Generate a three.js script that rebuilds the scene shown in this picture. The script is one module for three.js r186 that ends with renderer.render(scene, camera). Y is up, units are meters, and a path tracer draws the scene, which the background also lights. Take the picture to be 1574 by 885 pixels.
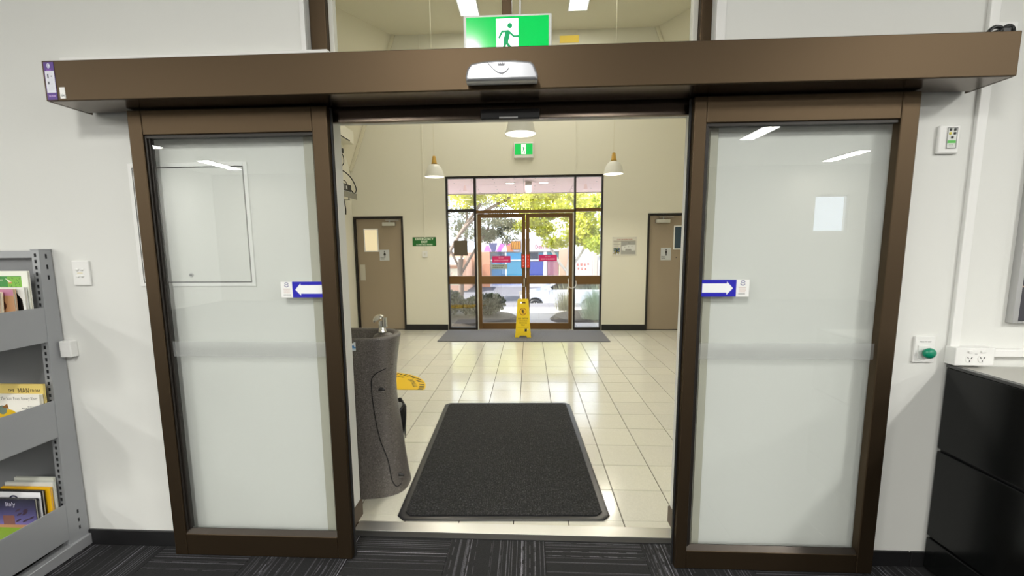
import * as THREE from 'three';
import { RoundedBoxGeometry } from 'three/addons/geometries/RoundedBoxGeometry.js';
import { mergeGeometries } from 'three/addons/utils/BufferGeometryUtils.js';
import { RectAreaLightUniformsLib } from 'three/addons/lights/RectAreaLightUniformsLib.js';


// ---------------------------------------------------------------- camera, sky, sun, area lights, exposure
const scene = new THREE.Scene();
const camera = new THREE.PerspectiveCamera(68.33, 1574 / 885, 0.05, 300);
camera.position.set(0, 1.5125, 0);
camera.rotation.set(-0.1220, 0.04905, -0.00813, 'YXZ');
camera.setViewOffset(1574, 885, 6.18, -16.51, 1574, 885);
camera.updateProjectionMatrix();
const renderer = new THREE.WebGLRenderer({ antialias: true });
renderer.toneMapping = THREE.LinearToneMapping;
renderer.toneMappingExposure = 1.0;
renderer.shadowMap.enabled = true;
RectAreaLightUniformsLib.init();

const sunDir = new THREE.Vector3(-0.7, 1.0, 0.06).normalize();
scene.background = new THREE.Color().setRGB(3.7, 4.15, 4.9);   // bright hazy sky

const sun = new THREE.DirectionalLight(new THREE.Color(1, 0.95, 0.86), 25);
sun.name = 'sun';
sun.position.copy(sunDir).multiplyScalar(60).add(new THREE.Vector3(0, 0, -22));
sun.target.position.set(0, 0, -22);
sun.castShadow = true; sun.shadow.mapSize.set(2048, 2048);
Object.assign(sun.shadow.camera, { left: -30, right: 30, top: 30, bottom: -30, near: 1, far: 130 });
scene.add(sun, sun.target);

const LIB_H = 3.6, LOB_H = 5.1;                       // ceiling heights of the two rooms
const LIBRARY_PANEL = 127, LOBBY_PANEL = 20.5, PENDANT = 6.5;  // light intensities
const libraryPanels = [[-0.68, 1.4, 0], [3.7, 1.4, 0], [-4.7, 3.1, 0], [6.9, 1.4, 0], [-7.6, 4.3, 0], [-7.65, 6.75, 0], [7.5, 7.0, 0], [4.3, 4.55, 0], [-2.6, 4.8, 0], [1.2, 4.8, 0], [-7.4, 1.4, 0]];
const lobbyPanels = [[-0.9, -6.46], [0.755, -6.42], [-0.9, -3.8], [0.755, -3.8]];
function areaLight(name, color, intensity, w, h, x, y, z) {
  const l = new THREE.RectAreaLight(color, intensity, w, h);
  l.name = name; l.position.set(x, y, z); l.rotation.x = -Math.PI / 2; scene.add(l);
}
for (const [x, z, along] of libraryPanels) areaLight('panel_light', new THREE.Color(1, 0.985, 0.93), LIBRARY_PANEL, along ? 1.17 : 0.27, along ? 0.27 : 1.17, x, LIB_H - 0.03, z);
for (const [x, z] of lobbyPanels) areaLight('panel_light', new THREE.Color(1, 0.965, 0.86), LOBBY_PANEL, 0.27, 1.17, x, LOB_H - 0.03, z);

// ---------------------------------------------------------------- helpers
let seed = 7;
const rnd = () => { seed = (seed * 1664525 + 1013904223) >>> 0; return seed / 4294967296; };
const rr = (a, b) => a + (b - a) * rnd();
const taken = {};
function numbered(n) { const k = taken[n] = (taken[n] ?? -1) + 1; return k ? n + '_' + String(k).padStart(3, '0') : n; }
function finish(m) { m.castShadow = true; m.receiveShadow = true; return m; }
function tag(o, label, category, group) { o.userData = { ...o.userData, label, category }; if (group) o.userData.group = group; return o; }
function thing(name, label, category, p = [0, 0, 0], group, turn = 0) {
  const g = new THREE.Group(); g.name = numbered(name); g.position.set(...p); g.rotation.y = turn; scene.add(g);
  return tag(g, label, category, group);
}
function structGroup(name) { const g = new THREE.Group(); g.name = numbered(name); g.userData.kind = 'structure'; scene.add(g); return g; }
function merge(geos) {
  const list = [].concat(geos).map((g) => { let q = g.index ? g.toNonIndexed() : g; for (const k of Object.keys(q.attributes)) if (!['position', 'normal', 'uv'].includes(k)) q.deleteAttribute(k); return q; });
  return list.length === 1 ? list[0] : mergeGeometries(list);
}
// geometry given in world axes is moved to the parent's own origin when shift is on
function mesh(name, geos, mat, parent = scene, shift = true) {
  const multi = Array.isArray(mat), g = multi ? [].concat(geos)[0] : merge(geos);
  if (parent !== scene && shift) { let p = parent, v = new THREE.Vector3(); while (p && p !== scene) { v.add(p.position); p = p.parent; } g.translate(-v.x, -v.y, -v.z); }
  const m = finish(new THREE.Mesh(g, mat)); m.name = parent === scene ? numbered(name) : name; parent.add(m); return m;
}
function struct(name, geos, mat, parent = scene) { const m = mesh(name, geos, mat, parent); if (parent === scene) m.userData.kind = 'structure'; return m; }
// box by its limits; r > 0 rounds the edges
function bx(x0, x1, y0, y1, z0, z1, r = 0) {
  const w = x1 - x0, h = y1 - y0, d = z1 - z0;
  const g = r > 0 ? new RoundedBoxGeometry(w, h, d, 2, Math.min(r, w / 2.01, h / 2.01, d / 2.01)) : new THREE.BoxGeometry(w, h, d);
  return g.translate((x0 + x1) / 2, (y0 + y1) / 2, (z0 + z1) / 2);
}
// world-metre texture coordinates by the main direction of each face
function uvm(g, s = 1) {
  const q = g.index ? g.toNonIndexed() : g, p = q.attributes.position, n = q.attributes.normal, uv = new Float32Array(p.count * 2);
  for (let i = 0; i < p.count; i++) {
    const ax = Math.abs(n.getX(i)), ay = Math.abs(n.getY(i)), az = Math.abs(n.getZ(i));
    let u = p.getX(i), v = p.getY(i);
    if (ay > ax && ay > az) v = -p.getZ(i); else if (ax > az) u = p.getZ(i);
    uv[2 * i] = u * s; uv[2 * i + 1] = v * s;
  }
  q.setAttribute('uv', new THREE.BufferAttribute(uv, 2)); return q;
}
function tube(pts, r, seg = 24, rs = 6) { return new THREE.TubeGeometry(new THREE.CatmullRomCurve3(pts.map((p) => new THREE.Vector3(...p))), seg, r, rs); }
function cyl(r0, r1, h, x, y, z, n = 24, axis = 'y') {
  const g = new THREE.CylinderGeometry(r0, r1, h, n); if (axis === 'z') g.rotateX(Math.PI / 2); if (axis === 'x') g.rotateZ(Math.PI / 2);
  return g.translate(x, y, z);
}
function shapeOf(pts) { const s = new THREE.Shape(); pts.forEach((p, i) => (i ? s.lineTo(...p) : s.moveTo(...p))); s.closePath(); return s; }
function std(color, roughness = 0.6, metalness = 0, extra = {}) { return new THREE.MeshStandardMaterial({ color: Array.isArray(color) ? new THREE.Color().setRGB(...color) : new THREE.Color(color), roughness, metalness, ...extra }); }
function phys(color, o) { return new THREE.MeshPhysicalMaterial({ color: Array.isArray(color) ? new THREE.Color().setRGB(...color) : new THREE.Color(color), ...o }); }
function dataTex(w, h, f, srgb = true, rep = true) {
  const d = new Uint8Array(w * h * 4);
  for (let y = 0; y < h; y++) for (let x = 0; x < w; x++) { const c = f(x, y); const i = (y * w + x) * 4; d[i] = c[0]; d[i + 1] = c[1]; d[i + 2] = c[2]; d[i + 3] = 255; }
  const t = new THREE.DataTexture(d, w, h); t.magFilter = THREE.LinearFilter; t.minFilter = THREE.LinearMipmapLinearFilter; t.generateMipmaps = true;
  if (srgb) t.colorSpace = THREE.SRGBColorSpace; if (rep) t.wrapS = t.wrapT = THREE.RepeatWrapping; t.needsUpdate = true; return t;
}
function canvasTex(w, h, draw) {
  const c = document.createElement('canvas'); c.width = w; c.height = h; const g = c.getContext('2d'); draw(g, w, h);
  const t = new THREE.CanvasTexture(c); t.colorSpace = THREE.SRGBColorSpace; return t;
}
const clamp = (v) => Math.max(0, Math.min(255, v));
function text(g, s, x, y, size, color, o = {}) {
  g.fillStyle = color; g.textAlign = o.align ?? 'center'; g.textBaseline = 'middle'; g.font = `${o.weight ?? 'bold'} ${size}px ${o.font ?? 'sans-serif'}`;
  if (o.width) g.fillText(s, x, y, o.width); else g.fillText(s, x, y);
}
// small print too small to be read: rows of short strokes
function smallPrint(g, x, y, w, rows, gap, color, lw) {
  g.fillStyle = color;
  for (let r = 0; r < rows; r++) for (let q = x; q < x + w * (0.75 + 0.25 * rnd());) { const l = gap * rr(0.3, 1.1); g.fillRect(q, y + r * gap, Math.min(l, x + w - q), lw); q += l + gap * 0.25; }
}
// a thin board whose front (+z) shows a picture
function board(name, x0, x1, y0, y1, z, thick, tex, side, parent = scene, rough = 0.45, extra = {}) {
  const front = new THREE.MeshStandardMaterial({ map: tex, roughness: rough, ...extra });
  return mesh(name, bx(x0, x1, y0, y1, z - thick, z), [side, side, side, side, front, side], parent);
}

// ---------------------------------------------------------------- materials
const M = {};
M.wall = std([0.72, 0.725, 0.695], 0.75, 0, {
  bumpMap: dataTex(256, 256, () => { const v = 128 + rr(-60, 60); return [v, v, v]; }, false), bumpScale: 0.0004 });
M.cream = std([0.77, 0.745, 0.63], 0.8);
M.creamCeiling = std([0.74, 0.70, 0.55], 0.85);
M.whiteCeiling = std([0.86, 0.86, 0.83], 0.9);
M.bronze = std([0.086, 0.06, 0.036], 0.48, 0.95);
M.bead = std([0.055, 0.047, 0.04], 0.38, 0.9);
M.bronzeSmoothLit = std([0.16, 0.125, 0.1], 0.22, 0.95);  // lighter copy of the bronze; reflected lobby light is put into its colour
M.bronzeDark = std([0.02, 0.016, 0.013], 0.45, 0.3);
M.brown = std([0.17, 0.092, 0.03], 0.45, 0.35);
M.darkFrame = std([0.012, 0.009, 0.008], 0.5);
M.rubber = std([0.012, 0.012, 0.013], 0.55);
M.black = std([0.01, 0.01, 0.011], 0.4);
M.skirting = std([0.008, 0.008, 0.009], 0.5);
M.alu = std([0.62, 0.62, 0.6], 0.3, 0.9);
M.aluDull = std([0.5, 0.5, 0.5], 0.45, 0.7);
M.whitePlastic = std([0.8, 0.8, 0.78], 0.35);
M.offWhite = std([0.7, 0.69, 0.62], 0.5);
M.beigeTrim = std([0.48, 0.47, 0.39], 0.6);
M.glass = phys([0.98, 0.99, 0.987], { transmission: 1, roughness: 0, thickness: 0, ior: 1.52 });
M.farGlass = phys([1, 1, 1], { transmission: 1, roughness: 0, thickness: 0, ior: 2.3 });
M.frost = phys([0.45, 0.46, 0.46], { transparent: true, opacity: 0.16, roughness: 0.7 });
M.steel = std([0.36, 0.37, 0.385], 0.5, 0.35);
M.steelDark = std([0.22, 0.225, 0.235], 0.55, 0.3);
M.slot = std([0.01, 0.01, 0.012], 0.9);
M.gloss = phys([0.005, 0.0055, 0.0055], { roughness: 0.16, specularIntensity: 0.7 });
M.panelGlow = new THREE.MeshStandardMaterial({ color: 0xffffff, emissive: new THREE.Color(1, 0.985, 0.94), emissiveIntensity: 2.2, roughness: 0.6 });
M.chrome = std([0.65, 0.65, 0.62], 0.18, 1);

// ---------------------------------------------------------------- the library room
const W = -1.93, WB = -2.22, OL = -0.962, OR = 0.776, TOP = 2.95;   // near wall: face, back, opening
struct('wall_front', [
  bx(-9, OL, 0, LIB_H + 0.2, WB, W), bx(OR, 9, 0, LIB_H + 0.2, WB, W), bx(OL, OR, TOP, LIB_H + 0.2, WB, W),
  bx(OL, OR, 2.134, 2.366, WB, W - 0.021), bx(-9, 9, LIB_H + 0.2, LOB_H + 0.1, WB, W)].map((g) => uvm(g, 6)), M.wall);
struct('wall_left', bx(-9.2, -9, 0, LIB_H, W, 8.4), M.wall);
struct('wall_right', bx(9, 9.2, 0, LIB_H, W, 8.4), M.wall);
struct('wall_back', [bx(-9.2, 7.67, 0, LIB_H, 8.2, 8.4), bx(8.55, 9.2, 0, LIB_H, 8.2, 8.4), bx(7.67, 8.55, 0, 1.83, 8.2, 8.4), bx(7.67, 8.55, 2.82, LIB_H, 8.2, 8.4)], std([0.3, 0.28, 0.25], 0.8));
{ // the window behind the camera that shows as a pale patch in the right sliding door
  const f = structGroup('window_3');
  mesh('frame', [bx(7.67, 7.71, 1.83, 2.82, 8.26, 8.32), bx(8.51, 8.55, 1.83, 2.82, 8.26, 8.32), bx(7.71, 8.51, 1.83, 1.87, 8.26, 8.32), bx(7.71, 8.51, 2.78, 2.82, 8.26, 8.32)], M.aluDull, f);
  mesh('pane', bx(7.71, 8.51, 1.87, 2.78, 8.288, 8.292), M.glass, f);
}
struct('ceiling', bx(-9.2, 9.2, LIB_H, LIB_H + 0.15, W, 8.4), M.whiteCeiling);

// carpet: a slab and, near the doors, tiles laid quarter-turned
function carpetTex(k) {
  const N = 256, lines = [];
  for (let i = 0; i < 34; i++) lines.push({ x: Math.floor(rnd() * N), w: rnd() < 0.35 ? 3 : 2, b: rr(26, 66), broken: rnd() < 0.35 ? rr(0.15, 0.4) : -0.1, s: Math.floor(rnd() * 1000) });
  const base = new Float32Array(N); for (let i = 0; i < N; i++) base[i] = 0;
  return dataTex(N, N, (x, y) => {
    let v = 24 + rr(-9, 9);
    for (const l of lines) { const d = (x - l.x + N) % N; if (d < l.w) { const seg = Math.sin((y + l.s) * 0.13 + l.s) * 0.5 + 0.5; if (seg > l.broken) v += l.b * (0.6 + 0.5 * rnd()); } }
    return [clamp(v), clamp(v * 0.99), clamp(v * 1.06)];
  });
}
const carpetMats = [0, 1, 2].map((k) => new THREE.MeshStandardMaterial({ map: carpetTex(k), roughness: 0.95 }));
{
  const floor = structGroup('floor');
  mesh('screed', bx(-9.2, 9.2, -0.12, -0.008, -2.06, 8.4), std([0.02, 0.02, 0.022], 0.95), floor);
  mesh('carpet_beyond', [bx(-9.2, -3.315, -0.008, 0, W - 0.1, 8.4), bx(2.505, 9.2, -0.008, 0, W - 0.1, 8.4), bx(-3.315, 2.505, -0.008, 0, -0.1, 8.4)].map((g) => uvm(g, 2.06)), carpetMats[0], floor);
  const P = 0.485, geoA = uvm(new RoundedBoxGeometry(P - 0.0015, 0.008, P - 0.0015, 1, 0.002), 1 / P), uv = geoA.attributes.uv;
  for (let i = 0; i < uv.count; i++) uv.setXY(i, uv.getX(i) + 0.5, uv.getY(i) + 0.5);
  for (let i = 0; i < 12; i++) for (let j = 0; j < 4; j++) {
    const m = finish(new THREE.Mesh(geoA, carpetMats[(i * 5 + j * 3) % 3])); m.name = 'carpet_tile';
    m.position.set(-3.315 + P * (i + 0.5), -0.004, -2.04 + P * (j + 0.5)); m.rotation.y = ((i + j) % 2 ? Math.PI / 2 : 0); floor.add(m);
  }
}
// skirting of the library side
struct('baseboard_left', bx(-9, -1.0, 0.0, 0.083, W, W + 0.012, 0.003), M.skirting);
struct('baseboard_right', [bx(OR + 0.03, 1.787, 0, 0.075, W, W + 0.012, 0.003), bx(1.793, 9, 0, 0.075, W, W + 0.012, 0.003)], M.skirting);
// painted return trims of the opening, seen through the door panes
struct('trim_1', bx(-1.004, OL, 0.0, 2.1, W, W + 0.012, 0.002), M.beigeTrim);
struct('trim_2', bx(OR, OR + 0.034, 0.0, 2.1, W, W + 0.012, 0.002), M.beigeTrim);
struct('trim_3', bx(-0.983, OL, 2.3, TOP + 0.02, W, W + 0.014, 0.002), M.whitePlastic);
struct('trim_4', bx(OR, 0.815, 2.3, TOP + 0.02, W, W + 0.014, 0.002), M.whitePlastic);
struct('trim_5', bx(-2.08, -0.862, 2.3, 2.362, W, W + 0.03, 0.003), M.whitePlastic);          // cable duct along the header's top
{
  const t = struct('trim_6', bx(1.848, 1.888, 1.06, LIB_H, W, W + 0.016, 0.003), M.whitePlastic);    // vertical cable cover
  const u = struct('trim_7', bx(1.99, 9, 1.018, 1.052, W, W + 0.03, 0.004), M.whitePlastic);          // duct along the wall
}
// bronze transom frame and the head bar of the opening
{
  const f = structGroup('window_1');
  mesh('frame', [bx(OL, -0.888, 2.366, TOP, -2.04, -1.96, 0.004), bx(0.728, OR, 2.366, TOP, -2.04, -1.96, 0.004), bx(OL, OR, TOP - 0.05, TOP, -2.04, -1.96, 0.004)], M.bronze, f);
  mesh('mullion', bx(-0.113, -0.07, 2.366, TOP - 0.05, -2.04, -1.955, 0.004), M.bronze, f);
  mesh('bead', [bx(-0.888, -0.866, 2.366, TOP - 0.05, -2.02, -1.985, 0.003), bx(0.706, 0.728, 2.366, TOP - 0.05, -2.02, -1.985, 0.003)], M.offWhite, f);
  mesh('pane', bx(-0.888, -0.113, 2.366, TOP - 0.05, -2.004, -2.0), M.glass, f);
  mesh('pane', bx(-0.07, 0.728, 2.366, TOP - 0.05, -2.004, -2.0), M.glass, f);
  struct('trim_8', [bx(OL, OR, 2.066, 2.134, -1.95, W + 0.002, 0.002)], M.bronzeSmoothLit);
  struct('trim_9', [bx(OL, OL + 0.022, 0, 2.066, -1.985, -1.945, 0.003), bx(OR - 0.022, OR, 0, 2.066, -1.985, -1.945, 0.003)], M.bronzeDark);
  struct('trim_10', [bx(OL, OL + 0.012, 0, 0.09, WB, -2.032), bx(OR - 0.012, OR, 0, 0.09, WB, -2.032)], std([0.09, 0.065, 0.045], 0.5));
}
// sliding doors
function slidingDoor(n, x0, x1, gl, gr, gb, label) {
  const d = structGroup('door_' + n); d.userData.label = label;
  const zf = -1.858, zb = -1.9, gt = 2.0, ht = 2.117, b = 0.006;
  const stile = (a, c) => mesh('stile', bx(a, c, b, ht, zb, zf, 0.005), M.bronze, d);
  stile(x0, gl - 0.018); stile(gr + 0.003, x1);
  mesh('top_rail', bx(gl - 0.018, gr + 0.003, gt + 0.012, ht, zb, zf - 0.002, 0.004), M.bronze, d);
  mesh('bottom_rail', bx(gl - 0.018, gr + 0.003, b, gb - 0.018, zb, zf - 0.002, 0.004), M.bronze, d);
  // sloped glazing beads
  const bead = new THREE.ExtrudeGeometry(shapeOf([[0, 0], [0.022, 0], [0.004, 0.02], [0, 0.02]]), { depth: gr - gl + 0.02, bevelEnabled: false }).rotateY(Math.PI / 2).scale(1, 1, -1);
  const bi = bead.index ? bead.toNonIndexed() : bead; { const p = bi.attributes.position; for (let i = 0; i < p.count; i += 3) { for (const a of [bi.attributes.position, bi.attributes.normal]) { const t = [a.getX(i + 1), a.getY(i + 1), a.getZ(i + 1)]; a.setXYZ(i + 1, a.getX(i + 2), a.getY(i + 2), a.getZ(i + 2)); a.setXYZ(i + 2, ...t); } } bi.computeVertexNormals(); }
  bi.translate(gl - 0.018, gb - 0.019, -1.884);
  mesh('bottom_bead', bi, M.bead, d);
  mesh('side_bead', [bx(gl - 0.018, gl - 0.009, gb, gt + 0.01, zb + 0.004, zf - 0.008, 0.002), bx(gl - 0.009, gl, gb, gt + 0.01, zb + 0.004, zf - 0.016, 0.002)], M.bronzeDark, d);
  mesh('top_bead', bx(gl - 0.018, gr, gt, gt + 0.012, zb + 0.004, zf - 0.01), M.bronzeDark, d);
  mesh('pane', bx(gl - 0.004, gr + 0.004, gb - 0.004, gt + 0.004, -1.886, -1.881), M.glass, d);
  mesh('frosted_band', bx(gl - 0.003, gr + 0.003, 1.01, 1.082, -1.8805, -1.8798), M.frost, d);
  const inner = Math.abs(x0) < Math.abs(x1) ? x0 : x1, s = inner === x0 ? -1 : 1;
  mesh('edge_seal', bx(Math.min(inner, inner + s * 0.008), Math.max(inner, inner + s * 0.008), b, ht, zb, zb + 0.014, 0.002), M.rubber, d);
  return d;
}
slidingDoor(1, -1.757, -0.862, -1.676, -0.934, 0.136, 'left sliding door leaf of clear glass in a bronze frame');
slidingDoor(2, 0.682, 1.572, 0.752, 1.498, 0.116, 'right sliding door leaf of clear glass in a bronze frame');
// threshold
struct('trim_11', bx(OL + 0.02, OR - 0.02, 0, 0.006, -2.152, -2.072, 0.002), M.alu);
struct('trim_12', bx(OL + 0.02, OR - 0.02, 0, 0.005, -2.072, -2.03, 0.002), M.rubber);

// ---------------------------------------------------------------- library fittings
{ // header of the door operator
  const h = thing('door_operator_header', 'long bronze box header of the automatic doors, spanning above both sliding leaves', 'door header', [-0.09, 2.12, -1.8]);
  const x0 = -1.977, x1 = 1.794, yb = 2.121, yt = 2.277, zf = -1.735;
  mesh('cover', bx(x0, x1, yb, yt, zf - 0.012, zf, 0.003), M.bronze, h);
  mesh('end_cap', bx(x0, x0 + 0.004, yb, yt, -1.92, zf - 0.012), M.bronze, h);
  mesh('end_cap', bx(x1 - 0.004, x1, yb, yt, -1.92, zf - 0.012), M.bronze, h);
  mesh('top_plate', bx(x0 + 0.004, x1 - 0.004, yt - 0.006, yt, -1.93, zf - 0.012), M.bronze, h);
  mesh('underside', bx(x0 + 0.004, x1 - 0.004, yb + 0.001, yb + 0.006, -1.897, zf - 0.012), M.bronzeSmoothLit, h);
  mesh('track_slot', bx(x0 + 0.02, x1 - 0.02, yb + 0.03, yb + 0.05, -1.928, -1.897), M.rubber, h);
  const t = canvasTex(256, 640, (g, w, hh) => {
    g.fillStyle = '#4b1d86'; g.fillRect(0, 0, w, hh); g.fillStyle = '#d9dcea'; g.beginPath(); g.arc(118, 62, 42, 0, 7); g.fill();
    g.strokeStyle = '#6a4aa0'; g.lineWidth = 9; g.beginPath(); g.arc(118, 62, 24, 0.6, 5.2); g.stroke();
    g.fillStyle = '#a95fd0'; g.fillRect(60, 128, 120, 8);
    g.fillStyle = '#e3e4ee'; g.fillRect(12, 150, 232, 370);
    smallPrint(g, 60, 180, 150, 14, 22, '#9aa0b4', 4); g.fillStyle = '#333844'; g.fillRect(62, 200, 34, 70); g.fillRect(150, 232, 24, 16); g.fillRect(62, 330, 34, 44);
    text(g, 'NO 76 06', 128, 575, 40, '#d8b8ee', { width: 180 });
  });
  const s = board('sticker', -1.968, -1.925, yb + 0.004, yt - 0.006, zf + 0.0012, 0.0012, t, M.black, h); s.userData.label = 'purple and white service sticker';
  const t2 = canvasTex(96, 192, (g, w, hh) => { g.fillStyle = '#f4f4f2'; g.fillRect(0, 0, w, hh); g.strokeStyle = '#4a4a52'; g.lineWidth = 7; for (const [a, b] of [[24, 120], [46, 112], [66, 126]]) { g.beginPath(); g.moveTo(a, b); g.lineTo(a + 14, b + 44); g.stroke(); } g.beginPath(); g.moveTo(20, 150); g.lineTo(82, 132); g.stroke(); });
  const s2 = board('sticker', -1.913, -1.89, yb + 0.008, yb + 0.052, zf + 0.001, 0.001, t2, M.whitePlastic, h); s2.userData.label = 'small white sticker with dark scribble';
}
{ // sensor
  const s = thing('motion_sensor', 'silver door motion sensor on the middle of the bronze header', 'sensor', [-0.1, 2.13, -1.735]);
  const prof = shapeOf([[-0.135, 0], [0.135, 0], [0.137, 0.02], [0.122, 0.056], [0.11, 0.066], [0.05, 0.073], [-0.02, 0.074], [-0.08, 0.07], [-0.116, 0.063], [-0.13, 0.045], [-0.137, 0.02]]);
  const g = new THREE.ExtrudeGeometry(prof, { depth: 0.03, bevelEnabled: true, bevelThickness: 0.014, bevelSize: 0.01, bevelOffset: -0.01, bevelSegments: 4 }).translate(-0.1, 2.133, -1.735 + 0.014);
  mesh('housing', g, std([0.42, 0.43, 0.46], 0.3, 0.5), s);
  mesh('lens', bx(-0.178, -0.071, 2.136, 2.147, -1.70, -1.687, 0.003), std([0.16, 0.16, 0.18], 0.2), s);
  for (const [x, y, z] of [[-0.178, 2.152, -1.681], [-0.15, 2.151, -1.679], [-0.098, 2.152, -1.678]]) mesh('indicator', cyl(0.0023, 0.0023, 0.004, x, y, z, 10, 'z'), M.black, s);
  mesh('seam', [tube([[-0.152, 2.196, -1.6745], [-0.13, 2.173, -1.6745], [-0.112, 2.1605, -1.6745], [-0.09, 2.159, -1.6745], [-0.072, 2.175, -1.6745]], 0.0012)], std([0.25, 0.25, 0.27], 0.5), s);
  const m = shapeOf([[-0.012, 0], [0.012, 0], [0.0135, 0.013], [0.008, 0.006], [0.005, 0.013], [0, 0.006], [-0.005, 0.013], [-0.008, 0.006], [-0.0135, 0.013]]);
  mesh('emblem', new THREE.ExtrudeGeometry(m, { depth: 0.001, bevelEnabled: false }).translate(-0.1, 2.184, -1.677), std([0.12, 0.12, 0.14], 0.4), s);
}
{ // second sensor on the lobby side of the head bar
  const s = thing('motion_sensor', 'flat black door sensor on the bronze head bar under the header', 'sensor', [-0.08, 2.066, -1.91]);
  mesh('housing', bx(-0.206, 0.049, 2.058, 2.1, -1.926, -1.904, 0.005), M.black, s);
  mesh('lens', bx(-0.125, -0.045, 2.061, 2.067, -1.904, -1.9015), M.aluDull, s);
}
function exitSignTex() {
  return canvasTex(512, 256, (g, w, h) => {
    g.fillStyle = '#08b850'; g.fillRect(0, 0, w, h); g.fillStyle = '#ffffff'; g.fillRect(186, 12, 138, 232);
    g.strokeStyle = g.fillStyle = '#1b8f58'; g.lineCap = 'round'; g.lineJoin = 'round';
    g.beginPath(); g.arc(272, 52, 15, 0, 7); g.fill();
    const line = (lw, ...p) => { g.lineWidth = lw; g.beginPath(); p.forEach(([x, y], i) => (i ? g.lineTo(x, y) : g.moveTo(x, y))); g.stroke(); };
    line(11, [206, 116], [224, 84], [262, 82], [296, 112], [322, 112]); line(30, [258, 92], [246, 140]); line(15, [250, 146], [280, 180], [282, 226]); line(15, [244, 146], [232, 186], [200, 196]);
  });
}
const exitTex = exitSignTex();
{
  const e = thing('exit_sign', 'large lit green running-man exit sign above the bronze header', 'exit sign', [-0.09, 2.278, -1.92]);
  mesh('casing', bx(-0.272, 0.099, 2.278, 2.476, -1.955, -1.9, 0.005), M.whitePlastic, e);
  const f = board('face', -0.26, 0.086, 2.286, 2.466, -1.897, 0.003, exitTex, M.whitePlastic, e, 0.12, { emissive: 0xffffff, emissiveMap: exitTex, emissiveIntensity: 0.75 });
  const c = thing('sign_cable', 'thin white cable rising behind the exit sign beside the mullion', 'cable', [-0.03, 2.4, -1.95]);
  mesh('cable', tube([[-0.035, 2.45, -1.955], [-0.033, 2.7, -1.958], [-0.034, 3.05, -1.955]], 0.004), M.whitePlastic, c);
  const y = tag(mesh('warning_sticker', bx(0.139, 0.223, 2.4, 2.43, -1.9995, -1.998), std([0.85, 0.6, 0.06], 0.4)), 'small yellow sticker on the transom glass right of the exit sign', 'sticker');
}
// arrow stickers at the inner edges of the door panes
function arrowTex(flip) {
  return canvasTex(768, 288, (g, w, h) => {
    if (flip) { g.translate(w, 0); g.scale(-1, 1); }
    g.fillStyle = '#f2f2f0'; g.fillRect(0, 0, w, h); g.fillStyle = '#1a14b4'; g.fillRect(208, 0, 560, h);
    g.fillStyle = '#f6f8fa'; g.beginPath(); [[258, 144], [360, 30], [360, 62], [752, 62], [752, 220], [360, 220], [360, 258]].forEach((p, i) => (i ? g.lineTo(...p) : g.moveTo(...p))); g.fill();
    if (flip) { g.setTransform(1, 0, 0, 1, w - 208, 0); }
    g.strokeStyle = '#3a4080'; g.lineWidth = 12; g.beginPath(); g.arc(104, 58, 36, 0.3, 3.0); g.stroke(); g.beginPath(); g.arc(104, 52, 34, 3.5, 6.0); g.stroke(); g.fillStyle = '#3a4080'; g.fillRect(76, 48, 56, 12);
    smallPrint(g, 40, 130, 130, 1, 20, '#b07060', 8); smallPrint(g, 50, 156, 110, 3, 22, '#c89a84', 7); smallPrint(g, 40, 236, 130, 1, 20, '#444', 11);
  });
}
{
  const a = tag(board('arrow_sticker', -1.131, -0.933, 1.29, 1.362, -1.8785, 0.0012, arrowTex(false), M.whitePlastic), 'blue sticker with white arrow pointing left on the left sliding door', 'sticker');
  const b = tag(board('arrow_sticker', 0.751, 0.955, 1.289, 1.363, -1.8785, 0.0012, arrowTex(true), M.whitePlastic), 'blue sticker with white arrow pointing right on the right sliding door', 'sticker');
}
{ // access hatch behind the left leaf
  const h = thing('access_hatch', 'square white wall access hatch with round lock behind the left glass door', 'access hatch', [-1.56, 1.338, W]);
  const fr = [[-1.844, -1.826, 1.338, 1.905], [-1.296, -1.278, 1.338, 1.905], [-1.826, -1.296, 1.338, 1.356], [-1.826, -1.296, 1.887, 1.905]].map((q) => bx(...q, W, W + 0.005, 0.001));
  mesh('frame', fr, M.whitePlastic, h);
  mesh('gap', bx(-1.826, -1.296, 1.356, 1.887, W, W + 0.001), std([0.06, 0.06, 0.06], 0.9), h);
  mesh('panel', bx(-1.8215, -1.3005, 1.3605, 1.8825, W + 0.001, W + 0.0045, 0.001), M.wall, h);
  const l = mesh('lock', cyl(0.0095, 0.0095, 0.005, -1.588, 1.392, W + 0.006, 20, 'z'), M.aluDull, h);
  mesh('key_slot', bx(-1.594, -1.582, 1.3905, 1.3935, W + 0.008, W + 0.0092), M.slot, l);
}
{ // light switch plate
  const s = thing('light_switch', 'white four-button light switch plate on the wall beside the grey shelving', 'light switch', [-2.13, 1.345, W]);
  mesh('plate', bx(-2.172, -2.087, 1.345, 1.463, W, W + 0.011, 0.004), M.whitePlastic, s);
  for (const [x, y] of [[-2.145, 1.42], [-2.122, 1.42], [-2.145, 1.389], [-2.122, 1.389]]) mesh('button', new THREE.SphereGeometry(0.0085, 16, 8).scale(1, 0.7, 0.6).translate(x, y, W + 0.012), M.whitePlastic, s);
  mesh('label_strip', bx(-2.147, -2.12, 1.402, 1.407, W + 0.011, W + 0.0115), std([0.68, 0.62, 0.42], 0.6), s);
}
tag(mesh('junction_box', bx(-2.262, -2.205, 0.998, 1.077, W, W + 0.035, 0.004), M.whitePlastic), 'small plain white junction box low on the wall beside the shelf upright', 'wall box');
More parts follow.
